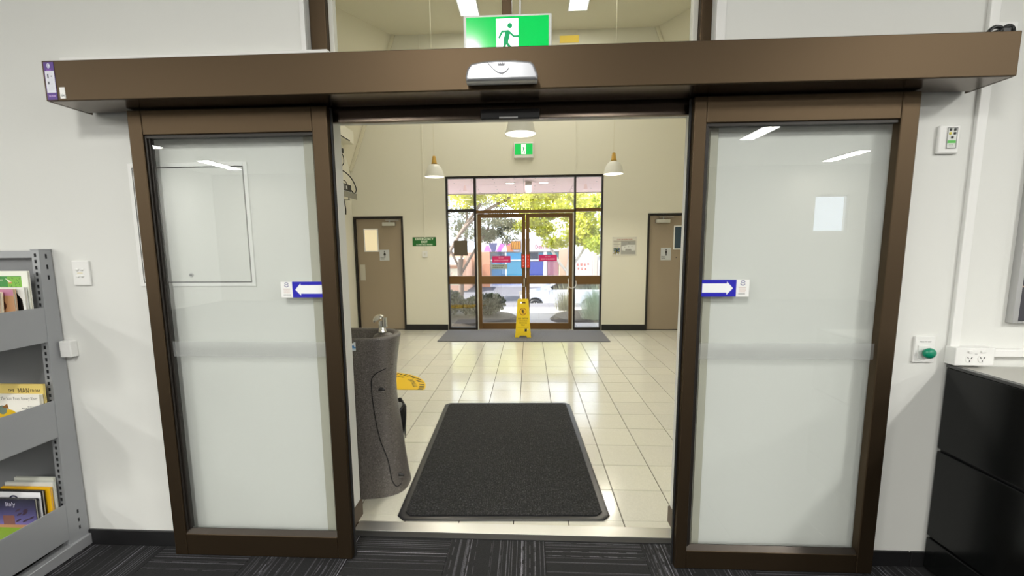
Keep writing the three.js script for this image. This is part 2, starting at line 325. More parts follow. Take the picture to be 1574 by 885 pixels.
{ // key switch, top right
  const s = thing('door_control', 'white wall control with black buttons and a green strip, right of the doors', 'control panel', [1.745, 1.882, W]);
  mesh('plate', bx(1.703, 1.789, 1.882, 1.998, W, W + 0.016, 0.008), M.whitePlastic, s);
  const t = canvasTex(128, 256, (g, w, h) => { g.fillStyle = '#26282a'; g.fillRect(0, 0, w, h); g.fillStyle = '#d9dcd6'; g.fillRect(8, 8, w - 16, h - 16); g.fillStyle = '#46b83e'; g.fillRect(12, 158, w - 24, 34); smallPrint(g, 30, 212, 66, 2, 14, '#555', 5); });
  const p = board('keypad', 1.733, 1.773, 1.903, 1.987, W + 0.019, 0.004, t, M.whitePlastic, s);
  for (const [x, y, c] of [[1.744, 1.978, 0], [1.762, 1.978, 0], [1.744, 1.963, 1], [1.762, 1.963, 0], [1.753, 1.947, 0]]) mesh('button', bx(x - 0.0042, x + 0.0042, y - 0.005, y + 0.005, W + 0.018, W + 0.022, 0.0015), c ? std([0.7, 0.6, 0.05], 0.4) : M.black, p);
}
{
  const s = thing('exit_button', 'white wall plate with domed green press-to-exit button', 'exit button', [1.745, 0.988, W]);
  mesh('plate', bx(1.702, 1.79, 0.988, 1.107, W, W + 0.012, 0.004), M.whitePlastic, s);
  board('lettering', 1.715, 1.777, 1.076, 1.088, W + 0.0125, 0.0005, canvasTex(256, 48, (g, w, h) => { g.fillStyle = '#e8e8e6'; g.fillRect(0, 0, w, h); text(g, 'PRESS TO EXIT', w / 2, h / 2, 30, '#333', { width: 240 }); }), M.whitePlastic, s);
  mesh('collar', bx(1.717, 1.776, 1.006, 1.066, W + 0.012, W + 0.015, 0.003), M.whitePlastic, s);
  mesh('button', [cyl(0.013, 0.013, 0.02, 1.746, 1.036, W + 0.022, 20, 'z'), new THREE.SphereGeometry(0.0265, 28, 16).scale(1, 0.88, 0.62).translate(1.746, 1.036, W + 0.036)], std([0.0, 0.22, 0.12], 0.35), s);
}
{ // double power point on a raised box
  const s = thing('power_point', 'white double power point in a raised box above the black cabinet', 'power outlet', [1.925, 0.98, W]);
  mesh('box', bx(1.842, 2.003, 0.985, 1.064, W, W + 0.05, 0.004), M.whitePlastic, s);
  const zf = W + 0.05;
  for (const x of [1.9, 1.952]) {
    mesh('rocker', bx(x - 0.009, x + 0.009, 1.042, 1.053, zf, zf + 0.005, 0.003), M.whitePlastic, s);
    const k = mesh('socket', cyl(0.017, 0.017, 0.002, x, 1.016, zf + 0.001, 24, 'z'), M.whitePlastic, s);
    mesh('pin_hole', [bx(-0.0015, 0.0015, -0.005, 0.005, 0, 0.001).rotateZ(0.5).translate(x - 0.007, 1.02, zf + 0.0015), bx(-0.0015, 0.0015, -0.005, 0.005, 0, 0.001).rotateZ(-0.5).translate(x + 0.007, 1.02, zf + 0.0015), bx(-0.0015, 0.0015, -0.005, 0.005, 0, 0.001).translate(x, 1.006, zf + 0.0015)], M.slot, k);
  }
  mesh('emblem', bx(1.921, 1.931, 1.036, 1.0385, zf, zf + 0.0006), M.aluDull, s);
}
{ // outlet and looped lead above the header
  const s = thing('power_point', 'white power outlet on the wall just above the right end of the header', 'power outlet', [1.9, 2.33, W]);
  mesh('plate', bx(1.848, 1.965, 2.312, 2.394, W, W + 0.014, 0.008), M.whitePlastic, s);
  mesh('rocker', bx(1.872, 1.886, 2.372, 2.384, W + 0.014, W + 0.018, 0.003), M.whitePlastic, s);
  mesh('rocker', bx(1.924, 1.938, 2.372, 2.384, W + 0.014, W + 0.018, 0.003), M.whitePlastic, s);
  const c = thing('power_lead', 'dark looped power lead plugged in above the right end of the header', 'cable', [1.85, 2.28, -1.85]);
  mesh('lead', tube([[1.80, 2.285, -1.875], [1.827, 2.345, -1.89], [1.85, 2.361, -1.89], [1.87, 2.352, -1.885], [1.845, 2.325, -1.88], [1.85, 2.31, -1.875], [1.878, 2.354, -1.885], [1.9, 2.364, -1.89], [1.915, 2.356, -1.89], [1.915, 2.335, -1.885], [1.9, 2.29, -1.88]], 0.007, 90, 8), M.black, c);
  mesh('plug', bx(1.862, 1.9, 2.322, 2.356, -1.916, -1.875, 0.008), M.black, c);
}
{ // framed dark board at the right
  const s = thing('display_board', 'silver framed board of dark panels with pale strips, at the right edge', 'display board', [2.35, 1.168, W]);
  mesh('frame', [bx(2.078, 2.1, 1.168, 2.25, W, W + 0.03, 0.002), bx(2.6, 2.622, 1.168, 2.25, W, W + 0.03, 0.002), bx(2.1, 2.6, 1.168, 1.176, W, W + 0.03, 0.002), bx(2.1, 2.6, 2.23, 2.25, W, W + 0.03, 0.002)], M.aluDull, s);
  for (let k = 0; k < 7; k++) { mesh('panel', bx(2.1, 2.6, 1.177 + k * 0.15, 1.322 + k * 0.15, W, W + 0.012, 0.001), std([0.045, 0.043, 0.055], 0.35), s); mesh('strip', bx(2.1, 2.6, 1.3225 + k * 0.15, 1.3275 + k * 0.15, W, W + 0.016), std([0.6, 0.42, 0.32], 0.5), s); }
}
{ // black drawer cabinet
  const X = 1.842, z0 = W + 0.013, z1 = -1.0;
  const c = thing('drawer_cabinet', 'glossy black drawer cabinet against the wall at the right edge', 'cabinet', [2.1, 0, -1.46]);
  mesh('carcass', bx(X + 0.02, 2.36, 0.0, 0.955, z0, z1, 0.002), M.black, c);
  const front = (a, b) => mesh('drawer_front', bx(X, X + 0.02, a, b, z0 + 0.004, z1 - 0.003, 0.005), M.gloss, c);
  front(0.012, 0.162); front(0.172, 0.582); front(0.594, 0.968);
  mesh('top', bx(X + 0.012, 2.36, 0.955, 0.972, z0, z1, 0.003), std([0.5, 0.49, 0.45], 0.3), c);
  mesh('top_edge', bx(X, X + 0.03, 0.968, 0.981, z0, z1, 0.004), std([0.05, 0.05, 0.05], 0.35), c);
}

// ---------------------------------------------------------------- grey shelving with books, left
const SX = -2.27;
{
  const s = thing('book_shelf', 'grey steel library shelving with sloped tray ends at the left edge', 'shelf', [-2.7, 0, -1.75]);
  // right upright, a little deeper at its foot
  const side = shapeOf([[0, 0.05], [0.095, 0.05], [0.052, 1.515], [0, 1.515]]);          // (z from the wall, y)
  const up = new THREE.ExtrudeGeometry(side, { depth: 0.036, bevelEnabled: false }).rotateY(-Math.PI / 2).translate(SX, 0, W + 0.006);
  const u = mesh('upright', up, M.steel, s);
  mesh('cap', bx(SX - 0.04, SX + 0.002, 1.513, 1.519, W + 0.004, W + 0.06, 0.001), M.steel, u);
  const slots = []; const face = (y) => W + 0.006 + 0.095 - 0.043 * (y - 0.05) / 1.465;
  for (let y = 0.12; y < 1.5; y += 0.029) slots.push(bx(SX - 0.023, SX - 0.014, y, y + 0.016, face(y) - 0.002, face(y) + 0.0012));
  mesh('slot_row', slots, M.slot, u).userData.kind = 'stuff';
  for (const [a, c, z] of [[1.475, 1.496, 0.027], [1.425, 1.446, 0.027], [1.375, 1.396, 0.027], [0.2, 0.218, 0.044], [0.155, 0.173, 0.044], [0.115, 0.133, 0.044]]) mesh('side_slot', bx(SX - 0.001, SX + 0.0008, a, c, W + z, W + z + 0.007), M.slot, u);
  const v = mesh('upright', new THREE.ExtrudeGeometry(side, { depth: 0.036, bevelEnabled: false }).rotateY(-Math.PI / 2).translate(SX - 0.9, 0, W + 0.006), M.steel, s);
  mesh('back_panel', bx(SX - 0.9, SX - 0.036, 0.08, 1.5, W + 0.006, W + 0.02), M.steelDark, s);
  mesh('top_rail', bx(SX - 0.9, SX - 0.036, 1.478, 1.512, W + 0.02, W + 0.05, 0.002), M.steel, s);
  // base foot
  const foot = new THREE.ExtrudeGeometry(shapeOf([[0, 0.012], [0.5, 0.012], [0.5, 0.045], [0.12, 0.062], [0.0, 0.062]]), { depth: 0.05, bevelEnabled: true, bevelSize: 0.003, bevelThickness: 0.003, bevelSegments: 2 }).rotateY(-Math.PI / 2).translate(SX + 0.012, 0, W + 0.014);
  mesh('foot', foot, std([0.5, 0.51, 0.53], 0.35, 0.5), s);
  mesh('foot', foot.clone().translate(2.7, 0, 1.75).translate(-0.9, 0, 0), std([0.5, 0.51, 0.53], 0.35, 0.5), s);
  mesh('glide', cyl(0.012, 0.014, 0.014, SX - 0.012, 0.007, W + 0.06, 14), M.alu, s);
  // trays: floor, back, lip and the two ends
  for (const [y0, y1, tilt] of [[1.084, 1.245, 0], [0.618, 0.797, 0], [0.094, 0.275, 0]]) {
    const z0 = W + 0.06, z1 = z0 + 0.42;
    for (const x of [SX - 0.003, SX - 0.9]) {
      const e = new THREE.ExtrudeGeometry(shapeOf([[z0, y0], [z1, y0 + 0.0], [z1, y1], [z0, y1]]), { depth: 0.003, bevelEnabled: true, bevelSize: 0.002, bevelThickness: 0.001, bevelSegments: 1 }).rotateY(-Math.PI / 2).translate(x, 0, 0);
      mesh('tray_end', e, M.steel, s);
    }
    mesh('tray', [bx(SX - 0.9, SX - 0.006, y0 + 0.005, y0 + 0.009, z0, z1), bx(SX - 0.9, SX - 0.006, y0, y0 + 0.09, z1 - 0.004, z1)], M.steel, s);
  }
}
// books: front cover faces the room
function book(label, x0, x1, y0, y1, zFront, thick, draw, cover, group, lean = -0.1, roll = 0) {
  const b = thing('picture_book', label, 'book', [(x0 + x1) / 2, y0, zFront], group);
  const w = x1 - x0, h = y1 - y0, t = canvasTex(512, Math.round(512 * h / w), draw);
  const front = new THREE.MeshStandardMaterial({ map: t, roughness: 0.3 }), side = std(cover, 0.5);
  const cv = mesh('cover', bx(-w / 2, w / 2, 0, h, -0.003, 0), [side, side, side, side, front, side], b, false);
  mesh('pages', bx(-w / 2 + 0.004, w / 2 - 0.003, 0.003, h - 0.003, -thick + 0.003, -0.003), std([0.78, 0.75, 0.64], 0.8), b, false);
  mesh('back_cover', bx(-w / 2, w / 2, 0, h, -thick, -thick + 0.003), side, b, false);
  b.rotation.set(lean, 0, roll);
  return b;
}
const B1 = 'books in the top tray', B2 = 'books in the middle tray', B3 = 'books in the bottom tray';
book('green nature book in a white slip, tallest in the top tray', SX - 0.23, SX - 0.01, 1.094, 1.421, W + 0.114, 0.01, (g, w, h) => { g.fillStyle = '#eef0e4'; g.fillRect(0, 0, w, h); g.fillStyle = '#2f8a34'; g.fillRect(0, h * 0.07, w * 0.86, h * 0.5); g.fillStyle = '#79b83a'; g.fillRect(w * 0.55, h * 0.08, w * 0.31, h * 0.3); g.fillStyle = '#1f5a28'; for (let i = 0; i < 60; i++) g.fillRect(w * rr(0.58, 0.85), h * rr(0.09, 0.38), 5, 9); g.fillStyle = '#8fae2a'; g.fillRect(0, h * 0.22, w * 0.5, h * 0.1); g.fillStyle = '#e8e0c0'; g.fillRect(0, h * 0.12, w * 0.45, 7); g.fillStyle = '#f4f0e0'; g.beginPath(); g.moveTo(w * .5, h * .1); g.lineTo(w * .58, h * .16); g.lineTo(w * .64, h * .15); g.lineTo(w * .56, h * .12); g.fill(); g.fillStyle = '#c88a30'; g.fillRect(w * .57, h * .155, w * .08, h * .02); }, '#e8e8dc', B1, -0.02);
book('white book with black zigzag shape standing second in the top tray', SX - 0.24, SX - 0.012, 1.094, 1.348, W + 0.132, 0.012, (g, w, h) => { g.fillStyle = '#e9e9e4'; g.fillRect(0, 0, w, h); g.fillStyle = '#0b0b0b'; g.beginPath(); g.moveTo(w * .5, 0.04 * h); g.lineTo(w * .8, .06 * h); g.lineTo(w * .94, .22 * h); g.lineTo(w * .96, .5 * h); g.lineTo(w * .8, .9 * h); g.lineTo(w * .6, h); g.lineTo(w * .4, h); g.fill(); }, '#dcdcd8', B1, -0.02);
book('pink-topped tan book in front of the zigzag book in the top tray', SX - 0.25, SX - 0.04, 1.094, 1.342, W + 0.152, 0.012, (g, w, h) => { g.fillStyle = '#b98a62'; g.fillRect(0, 0, w, h); g.fillStyle = '#c07f9c'; g.fillRect(0, 0, w, h * .12); g.fillStyle = '#5a3020'; for (const [x, y, r] of [[.72, .3, 50], [.85, .62, 40], [.5, .5, 60]]) { g.beginPath(); g.arc(w * x, h * y, r, 0, 7); g.fill(); } g.fillStyle = '#c8c4b0'; g.fillRect(w * .6, h * .5, w * .16, h * .3); }, '#caa98a', B1, -0.02);
book('cream book with a red heart leaning in front in the top tray', SX - 0.26, SX - 0.09, 1.106, 1.335, W + 0.178, 0.016, (g, w, h) => { g.fillStyle = '#e7d6b8'; g.fillRect(0, 0, w, h); g.fillStyle = '#d8203c'; g.beginPath(); g.arc(w * .78, h * .5, 90, 0, 7); g.arc(w * .55, h * .55, 110, 0, 7); g.fill(); g.fillStyle = '#b7744c'; g.beginPath(); g.moveTo(w * .7, h * .4); g.lineTo(w * .95, h * .12); g.lineTo(w, h * .2); g.lineTo(w * .85, h * .42); g.fill(); }, '#e7d9bd', B1, -0.03, -0.06);
book('yellow book titled THE MAN FROM at the back of the middle tray', SX - 0.27, SX - 0.012, 0.628, 0.888, W + 0.114, 0.01, (g, w, h) => { g.fillStyle = '#e3cb74'; g.fillRect(0, 0, w, h); text(g, 'THE', w * .38, h * .115, 34, '#4a3a20', { font: 'sans-serif' }); text(g, 'MAN', w * .615, h * .115, 62, '#4a3a20', { width: 120 }); text(g, 'FROM', w * .84, h * .122, 36, '#4a3a20', { width: 104 }); text(g, 'SNOWY RIVER', w * .6, h * .24, 50, '#3a2c18', { width: 290 }); }, '#e8d078', B2, -0.02);
book('white book titled The Man From Snowy River in front in the middle tray', SX - 0.28, SX - 0.009, 0.628, 0.846, W + 0.136, 0.016, (g, w, h) => {
  g.fillStyle = '#efece2'; g.fillRect(0, 0, w, h); text(g, 'The Man From Snowy River', w * .63, h * .09, 36, '#3b3a36', { font: 'serif', width: 345, weight: 'normal' });
  smallPrint(g, w * .77, h * .26, w * .18, 1, 14, '#555', 5); smallPrint(g, w * .66, h * .30, w * .3, 1, 14, '#444', 5);
  g.fillStyle = '#d8b01c'; g.beginPath(); g.ellipse(w * .36, h * .5, w * .2, h * .16, -0.3, 0, 7); g.fill(); g.fillRect(0, h * .5, w * .5, h * .5); g.fillStyle = '#6f7f70'; g.beginPath(); g.ellipse(w * .3, h * .34, w * .08, h * .1, 0, 0, 7); g.fill(); g.fillStyle = '#c8601c'; g.beginPath(); g.arc(w * .72, h * .6, 40, 0, 7); g.fill(); g.fillStyle = '#5a7a80'; g.beginPath(); g.arc(w * .56, h * .6, 36, 0, 7); g.fill(); g.fillStyle = '#8a5a20'; g.beginPath(); g.moveTo(w * .3, h * .28); g.lineTo(w * .4, h * .2); g.lineTo(w * .42, h * .32); g.fill(); }, '#e6e2d2', B2, -0.02);
book('pale grey book at the very back of the bottom tray', SX - 0.23, SX - 0.03, 0.104, 0.421, W + 0.114, 0.01, (g, w, h) => { g.fillStyle = '#cfd0c6'; g.fillRect(0, 0, w, h); g.fillStyle = '#b5b8ae'; g.fillRect(20, h * .05, w - 40, 6); }, '#d4d6cc', B3, -0.02);
book('white book just before the pale grey one in the bottom tray', SX - 0.26, SX - 0.014, 0.104, 0.405, W + 0.13, 0.01, (g, w, h) => { g.fillStyle = '#d9dcd8'; g.fillRect(0, 0, w, h); g.fillStyle = '#8a9096'; g.fillRect(w * .2, h * .08, w * .7, 30); }, '#d6d9d4', B3, -0.02);
book('book with a bright yellow border in the middle of the bottom tray', SX - 0.26, SX - 0.012, 0.104, 0.39, W + 0.147, 0.01, (g, w, h) => { g.fillStyle = '#f0b81c'; g.fillRect(0, 0, w, h); g.fillStyle = '#b98a3a'; g.fillRect(0, h * .03, w * .84, h * .9); }, '#efb81e', B3, -0.02);
book('white book with black edge and dark letters in the bottom tray', SX - 0.28, SX - 0.03, 0.104, 0.384, W + 0.166, 0.012, (g, w, h) => { g.fillStyle = '#15151a'; g.fillRect(0, 0, w, h); g.fillStyle = '#eeeef0'; g.fillRect(0, 12, w - 14, h); g.strokeStyle = '#3c3c58'; g.lineWidth = 16; g.beginPath(); g.arc(w * .42, h * .17, 44, 2.6, 6.8); g.stroke(); g.fillStyle = '#46464a'; g.beginPath(); g.ellipse(w * .86, h * .16, 34, 18, -0.4, 0, 7); g.fill(); g.fillRect(w * .6, h * .17, 40, 14); }, '#101014', B3, -0.02);
book('dark travel book titled Italy at the front of the bottom tray', SX - 0.28, SX - 0.04, 0.104, 0.357, W + 0.19, 0.012, (g, w, h) => {
  const s = g.createLinearGradient(0, 0, 0, h); s.addColorStop(0, '#2a2a38'); s.addColorStop(.4, '#5a5488'); s.addColorStop(.52, '#7a6aa8'); g.fillStyle = s; g.fillRect(0, 0, w, h);
  text(g, 'Italy', w * .48, h * .1, 54, '#dcd9e8', { weight: 'normal' }); g.fillStyle = '#3c2c3c'; for (let i = 0; i < 9; i++) { g.beginPath(); g.ellipse(w * rr(.55, .9), h * rr(.2, .42), 34, 9, -0.5, 0, 7); g.fill(); }
  g.fillStyle = '#7a5048'; g.fillRect(w * .3, h * .32, w * .24, h * .2); g.fillStyle = '#b08058'; g.fillRect(0, h * .5, w, h * .1); g.fillStyle = '#7a9a20'; g.fillRect(0, h * .56, w, h * .3); g.fillStyle = '#98401c'; g.fillRect(0, h * .84, w, h * .2); }, '#202028', B3, -0.02);

// ceiling light panels
function lightPanel(x, z, alongX, H, label, group) {
  const p = thing('ceiling_light', label, 'ceiling light', [x, H, z], group, alongX ? Math.PI / 2 : 0);
  mesh('frame', [bx(-0.155, -0.137, -0.02, 0, -0.605, 0.605), bx(0.137, 0.155, -0.02, 0, -0.605, 0.605), bx(-0.137, 0.137, -0.02, 0, -0.605, -0.587), bx(-0.137, 0.137, -0.02, 0, 0.587, 0.605)], M.whitePlastic, p, false);
  mesh('diffuser', bx(-0.137, 0.137, -0.016, -0.006, -0.587, 0.587), M.panelGlow, p, false);
}
const panelWords = ['ceiling panel just before the doors, mirrored in the corner of the large exit sign', 'ceiling panel before the right part of the header, out of view', 'ceiling panel added for room light before the left end of the header, out of view', 'ceiling panel added for room light above the black cabinet at the right, out of view', 'bright ceiling panel mirrored at the top left corner of the left sliding door',
  'bright ceiling panel mirrored as the long slanting streak in the left sliding door', 'bright ceiling panel mirrored as the slanting streak right of middle in the right sliding door', 'bright ceiling panel mirrored at the upper left of the right sliding door', 'left ceiling panel added for room light behind the camera, out of view', 'right ceiling panel added for room light behind the camera, out of view', 'ceiling panel added for room light at the far left of the library, out of view'];
libraryPanels.forEach(([x, z, a], i) => lightPanel(x, z, a, LIB_H, panelWords[i], 'library ceiling light panels'));
lobbyPanels.forEach(([x, z], i) => lightPanel(x, z, 0, LOB_H, ['bright lobby ceiling panel left of the transom mullion', 'bright lobby ceiling panel right of the transom mullion', 'near left lobby ceiling panel out of sight above the header', 'near right lobby ceiling panel out of sight above the header'][i], 'lobby ceiling light panels'));
// ---------------------------------------------------------------- the lobby
const F = -7.62, FB = -7.82, LX = -3.17, RX = 3.0;
struct('wall_lobby_far', [
  bx(LX - 0.2, -3.156, 0, LOB_H, FB, F), bx(-3.156, -2.25, 2.07, LOB_H, FB, F), bx(-2.25, -1.472, 0, LOB_H, FB, F), bx(-1.472, 1.305, 2.75, LOB_H, FB, F),
  bx(1.305, 2.08, 0, LOB_H, FB, F), bx(2.08, 2.965, 2.07, LOB_H, FB, F), bx(2.965, RX + 0.2, 0, LOB_H, FB, F)], M.cream);
struct('wall_lobby_left', bx(LX - 0.2, LX, 0, LOB_H, F, WB), M.cream);
struct('wall_lobby_right', bx(RX, RX + 0.2, 0, LOB_H, F, WB), M.cream);
struct('ceiling_lobby', bx(LX - 0.4, RX + 0.4, LOB_H, LOB_H + 0.2, FB - 0.3, W), M.creamCeiling);
// unseen sheets added behind the two toilet doors to keep the daylight out
struct('daylight_blocker', [bx(-3.4, -2.1, 0, 2.4, FB - 0.06, FB - 0.01), bx(1.95, 3.1, 0, 2.4, FB - 0.06, FB - 0.01)], M.cream);
function tetra(a, b, c, d) {
  const v = [a, c, b, a, b, d, b, c, d, c, a, d], g = new THREE.BufferGeometry();
  g.setAttribute('position', new THREE.Float32BufferAttribute(v.flat(), 3)); g.setAttribute('uv', new THREE.Float32BufferAttribute(new Float32Array(24), 2)); g.computeVertexNormals(); return g;
}
struct('bulkhead_left', tetra([LX, 2.86, F], [-2.31, LOB_H, F], [LX, LOB_H, -6.25], [LX, LOB_H, F]), M.creamCeiling);
struct('bulkhead_right', tetra([RX, 2.86, F], [RX, LOB_H, -6.25], [2.14, LOB_H, F], [RX, LOB_H, F]), M.creamCeiling);
{
  const L = Math.hypot(0.86, 2.24), a = Math.atan2(2.24, 0.86);
  struct('trim_13', new RoundedBoxGeometry(L, 0.06, 0.03, 2, 0.006).rotateZ(a).translate((LX - 2.31) / 2 + 0.02, (2.86 + LOB_H) / 2, F + 0.02), M.creamCeiling);
  struct('trim_14', new RoundedBoxGeometry(L, 0.06, 0.03, 2, 0.006).rotateZ(-a).translate((RX + 2.14) / 2 - 0.02, (2.86 + LOB_H) / 2, F + 0.02), M.creamCeiling);
}
struct('baseboard_lobby_left', bx(-2.25, -1.475, 0, 0.105, F, F + 0.014, 0.003), M.skirting);
struct('baseboard_lobby_right', bx(1.31, 2.08, 0, 0.105, F, F + 0.014, 0.003), M.skirting);
struct('trim_15', [bx(-1.87, -1.85, 1.69, LOB_H, F, F + 0.012, 0.003), bx(-1.86, -1.848, 1.45, 1.54, F, F + 0.01, 0.002)], M.cream);
struct('trim_16', bx(0.816, 0.834, 2.75, LOB_H, F, F + 0.012, 0.003), M.cream);

// tiled floor: every tile that shows through the opening is a piece, the rest joined
{
  const floor = structGroup('floor_lobby');
  mesh('grout_bed', bx(LX, RX, -0.12, -0.005, FB, -2.06), std([0.07, 0.055, 0.04], 0.95), floor);
  const T = 0.303, g = new RoundedBoxGeometry(0.2978, 0.01, 0.2978, 2, 0.0018), mats = [];
  for (let k = 0; k < 5; k++) {
    const t = dataTex(64, 64, () => { const n = rr(-5, 5); return [clamp(207 + n + k), clamp(205 + n + k), clamp(193 + n + k * 0.5)]; });
    mats.push(new THREE.MeshPhysicalMaterial({ map: t, roughness: 0.12 + 0.012 * k, specularIntensity: 1, ior: 1.55 }));
  }
  const rest = [];
  for (let j = -1; j < 18; j++) for (let i = -5; i < 17; i++) {
    const x = -1.904 + T * (i + 0.5); let z = -2.211 - T * (j + 0.5), d = 0.2978, zc = z;
    if (x - 0.15 < LX - 0.02 || x + 0.15 > RX + 0.02) continue;
    let geo = g;
    if (j < 0) { zc = (-2.1535 - 2.2125) / 2; geo = new RoundedBoxGeometry(0.2978, 0.01, 0.058, 2, 0.0018); if (x < OL + 0.1 || x > OR - 0.1) continue; }
    const far = (z + 0.15) / -1.93, seen = x + 0.2 > -0.93 * far && x - 0.2 < 0.76 * far;
    if (!seen) { rest.push(geo.clone().translate(x, -0.005, zc)); continue; }
    const m = finish(new THREE.Mesh(geo, mats[Math.floor(rnd() * 5)])); m.name = 'floor_tile';
    m.position.set(x, -0.005 + rr(-0.0003, 0.0003), zc); m.rotation.set(rr(-0.0012, 0.0012), 0, rr(-0.0012, 0.0012)); floor.add(m);
  }
  const o = mesh('tiles_beyond', rest, mats[2], floor); o.userData.kind = 'stuff';
}

// glazed front of the lobby
const zg = F - 0.06;
{
  const f = structGroup('window_2');
  const box = (n, a, b, c, d, m, dz = 0) => mesh(n, bx(a, b, c, d, zg - 0.04 - dz, zg + 0.04 + dz, 0.004), m, f);
  box('jamb', -1.472, -1.437, 0, 2.75, M.darkFrame); box('jamb', 1.277, 1.305, 0, 2.75, M.darkFrame);
  box('head', -1.437, 1.277, 2.715, 2.75, M.darkFrame);
  box('mullion', -0.972, -0.93, 0, 2.715, M.darkFrame); box('mullion', 0.802, 0.835, 0, 2.715, M.darkFrame);
  box('transom', -0.93, 0.802, 2.105, 2.16, M.brown, 0.004); box('transom', -1.437, -0.972, 2.13, 2.185, M.darkFrame); box('transom', 0.835, 1.277, 2.12, 2.175, M.brown);
  box('mid_rail', -1.437, -0.972, 0.842, 0.99, M.brown); box('mid_rail', 0.835, 1.277, 0.832, 0.985, M.brown);
  box('sill', -1.437, -0.972, 0, 0.045, M.darkFrame); box('sill', 0.835, 1.277, 0, 0.045, M.darkFrame);
  const pane = (a, b, c, d) => mesh('pane', bx(a, b, c, d, zg - 0.003, zg + 0.003), M.farGlass, f);
  pane(-1.437, -0.972, 2.185, 2.715); pane(-0.93, 0.802, 2.16, 2.715); pane(0.835, 1.277, 2.175, 2.715);
  pane(-1.437, -0.972, 0.99, 2.13); pane(0.835, 1.277, 0.985, 2.12); pane(-1.437, -0.972, 0.045, 0.842); pane(0.835, 1.277, 0.045, 0.832);
  // pale door jambs
  box('door_jamb', -0.93, -0.912, 0, 2.105, M.offWhite, 0.005); box('door_jamb', 0.784, 0.802, 0, 2.105, M.offWhite, 0.005);
}
function glassDoor(n, x0, x1, hinge, label) {
  const d = structGroup('door_' + n); d.userData.label = label;
  const b = (name, a, c, e, g2) => mesh(name, bx(a, c, e, g2, zg - 0.022, zg + 0.022, 0.004), M.brown, d);
  b('stile', x0, x0 + 0.062, 0.012, 2.095); b('stile', x1 - 0.062, x1, 0.012, 2.095);
  b('top_rail', x0 + 0.062, x1 - 0.062, 2.028, 2.095); b('mid_rail', x0 + 0.062, x1 - 0.062, 0.842, 0.988); b('bottom_rail', x0 + 0.062, x1 - 0.062, 0.012, 0.125);
  mesh('pane', bx(x0 + 0.062, x1 - 0.062, 0.988, 2.028, zg - 0.003, zg + 0.003), M.farGlass, d);
  mesh('pane', bx(x0 + 0.062, x1 - 0.062, 0.125, 0.842, zg - 0.003, zg + 0.003), M.farGlass, d);
  const xs = hinge < 0 ? x1 - 0.062 : x0;
  const t = canvasTex(64, 256, (g, w, h) => { g.fillStyle = '#d8321e'; g.fillRect(0, 0, w, h); ['P', 'U', 'S', 'H'].forEach((c, i) => text(g, c, w / 2, 40 + i * 60, 34, '#ffd9d0')); });
  const hx = hinge < 0 ? [x1 - 0.072, x1 - 0.004] : [x0 + 0.004, x0 + 0.072];
  const hd = mesh('push_handle', bx(hx[0] - 0.004, hx[1] + 0.004, 1.115, 1.395, zg + 0.022, zg + 0.05, 0.005), M.brown, d);
  const lab = board('handle_label', hx[0] + 0.006, hx[1] - 0.008, 1.14, 1.372, zg + 0.0515, 0.001, t, M.black, hd);
  if (hinge < 0) { mesh('lock_plate', bx(x1 - 0.035, x1 - 0.01, 0.79, 0.94, zg + 0.022, zg + 0.035, 0.004), M.alu, d); mesh('flush_bolt', bx(x1 - 0.055, x1 - 0.01, 0.79, 0.803, zg + 0.022, zg + 0.04, 0.003), M.alu, d); }
  else { mesh('reed_switch', bx(x1 - 0.078, x1 - 0.06, 0.88, 0.935, zg + 0.022, zg + 0.04, 0.005), M.whitePlastic, d); mesh('bottom_bracket', bx(x1 - 0.05, x1 + 0.03, 0.0, 0.012, zg + 0.03, zg + 0.06, 0.003), M.alu, d); }
  return d;
}
glassDoor(3, -0.91, -0.057, -1, 'left leaf of the brown framed glass entrance doors');
glassDoor(4, -0.045, 0.782, 1, 'right leaf of the brown framed glass entrance doors');
tag(mesh('door_flex', tube([[0.715, 0.885, zg + 0.035], [0.72, 0.8, zg + 0.05], [0.76, 0.765, zg + 0.055], [0.83, 0.79, zg + 0.055], [0.85, 0.84, zg + 0.05], [0.845, 0.9, zg + 0.045]], 0.006, 40, 8), M.whitePlastic), 'thin white flexible cable looping across the right entrance door jamb', 'cable');
// notices on the glass
const pinkTex = canvasTex(512, 176, (g, w, h) => { g.fillStyle = '#a81a58'; g.fillRect(0, 0, w, h); g.fillStyle = '#de2a72'; g.fillRect(8, 8, w - 16, h - 16); text(g, 'NO EXIT', w / 2, 48, 40, '#f6c4d4'); text(g, 'DOOR IS ALARMED', w / 2, 118, 44, '#fbd6e2', { width: 390 }); });
tag(board('pink_notice', -0.656, -0.325, 1.228, 1.347, zg + 0.0075, 0.004, pinkTex, M.whitePlastic), 'pink no-exit notice on the left entrance door', 'notice');
tag(board('pink_notice', 0.185, 0.508, 1.25, 1.363, zg + 0.0075, 0.004, pinkTex, M.whitePlastic), 'pink no-exit notice on the right entrance door', 'notice');
tag(board('grey_notice', -0.68, -0.385, 1.112, 1.2, zg + 0.0075, 0.004, canvasTex(384, 112, (g, w, h) => { g.fillStyle = '#a9b3aa'; g.fillRect(0, 0, w, h); smallPrint(g, 40, 28, 290, 2, 42, '#3a463e', 16); }), M.whitePlastic), 'grey two-line notice under the pink notice on the left entrance door', 'notice');
tag(mesh('brown_notice', bx(-1.352, -1.098, 1.36, 1.63, zg + 0.0035, zg + 0.008), std([0.10, 0.078, 0.05], 0.6)), 'plain brown square sheet taped to the left sidelight glass', 'notice');

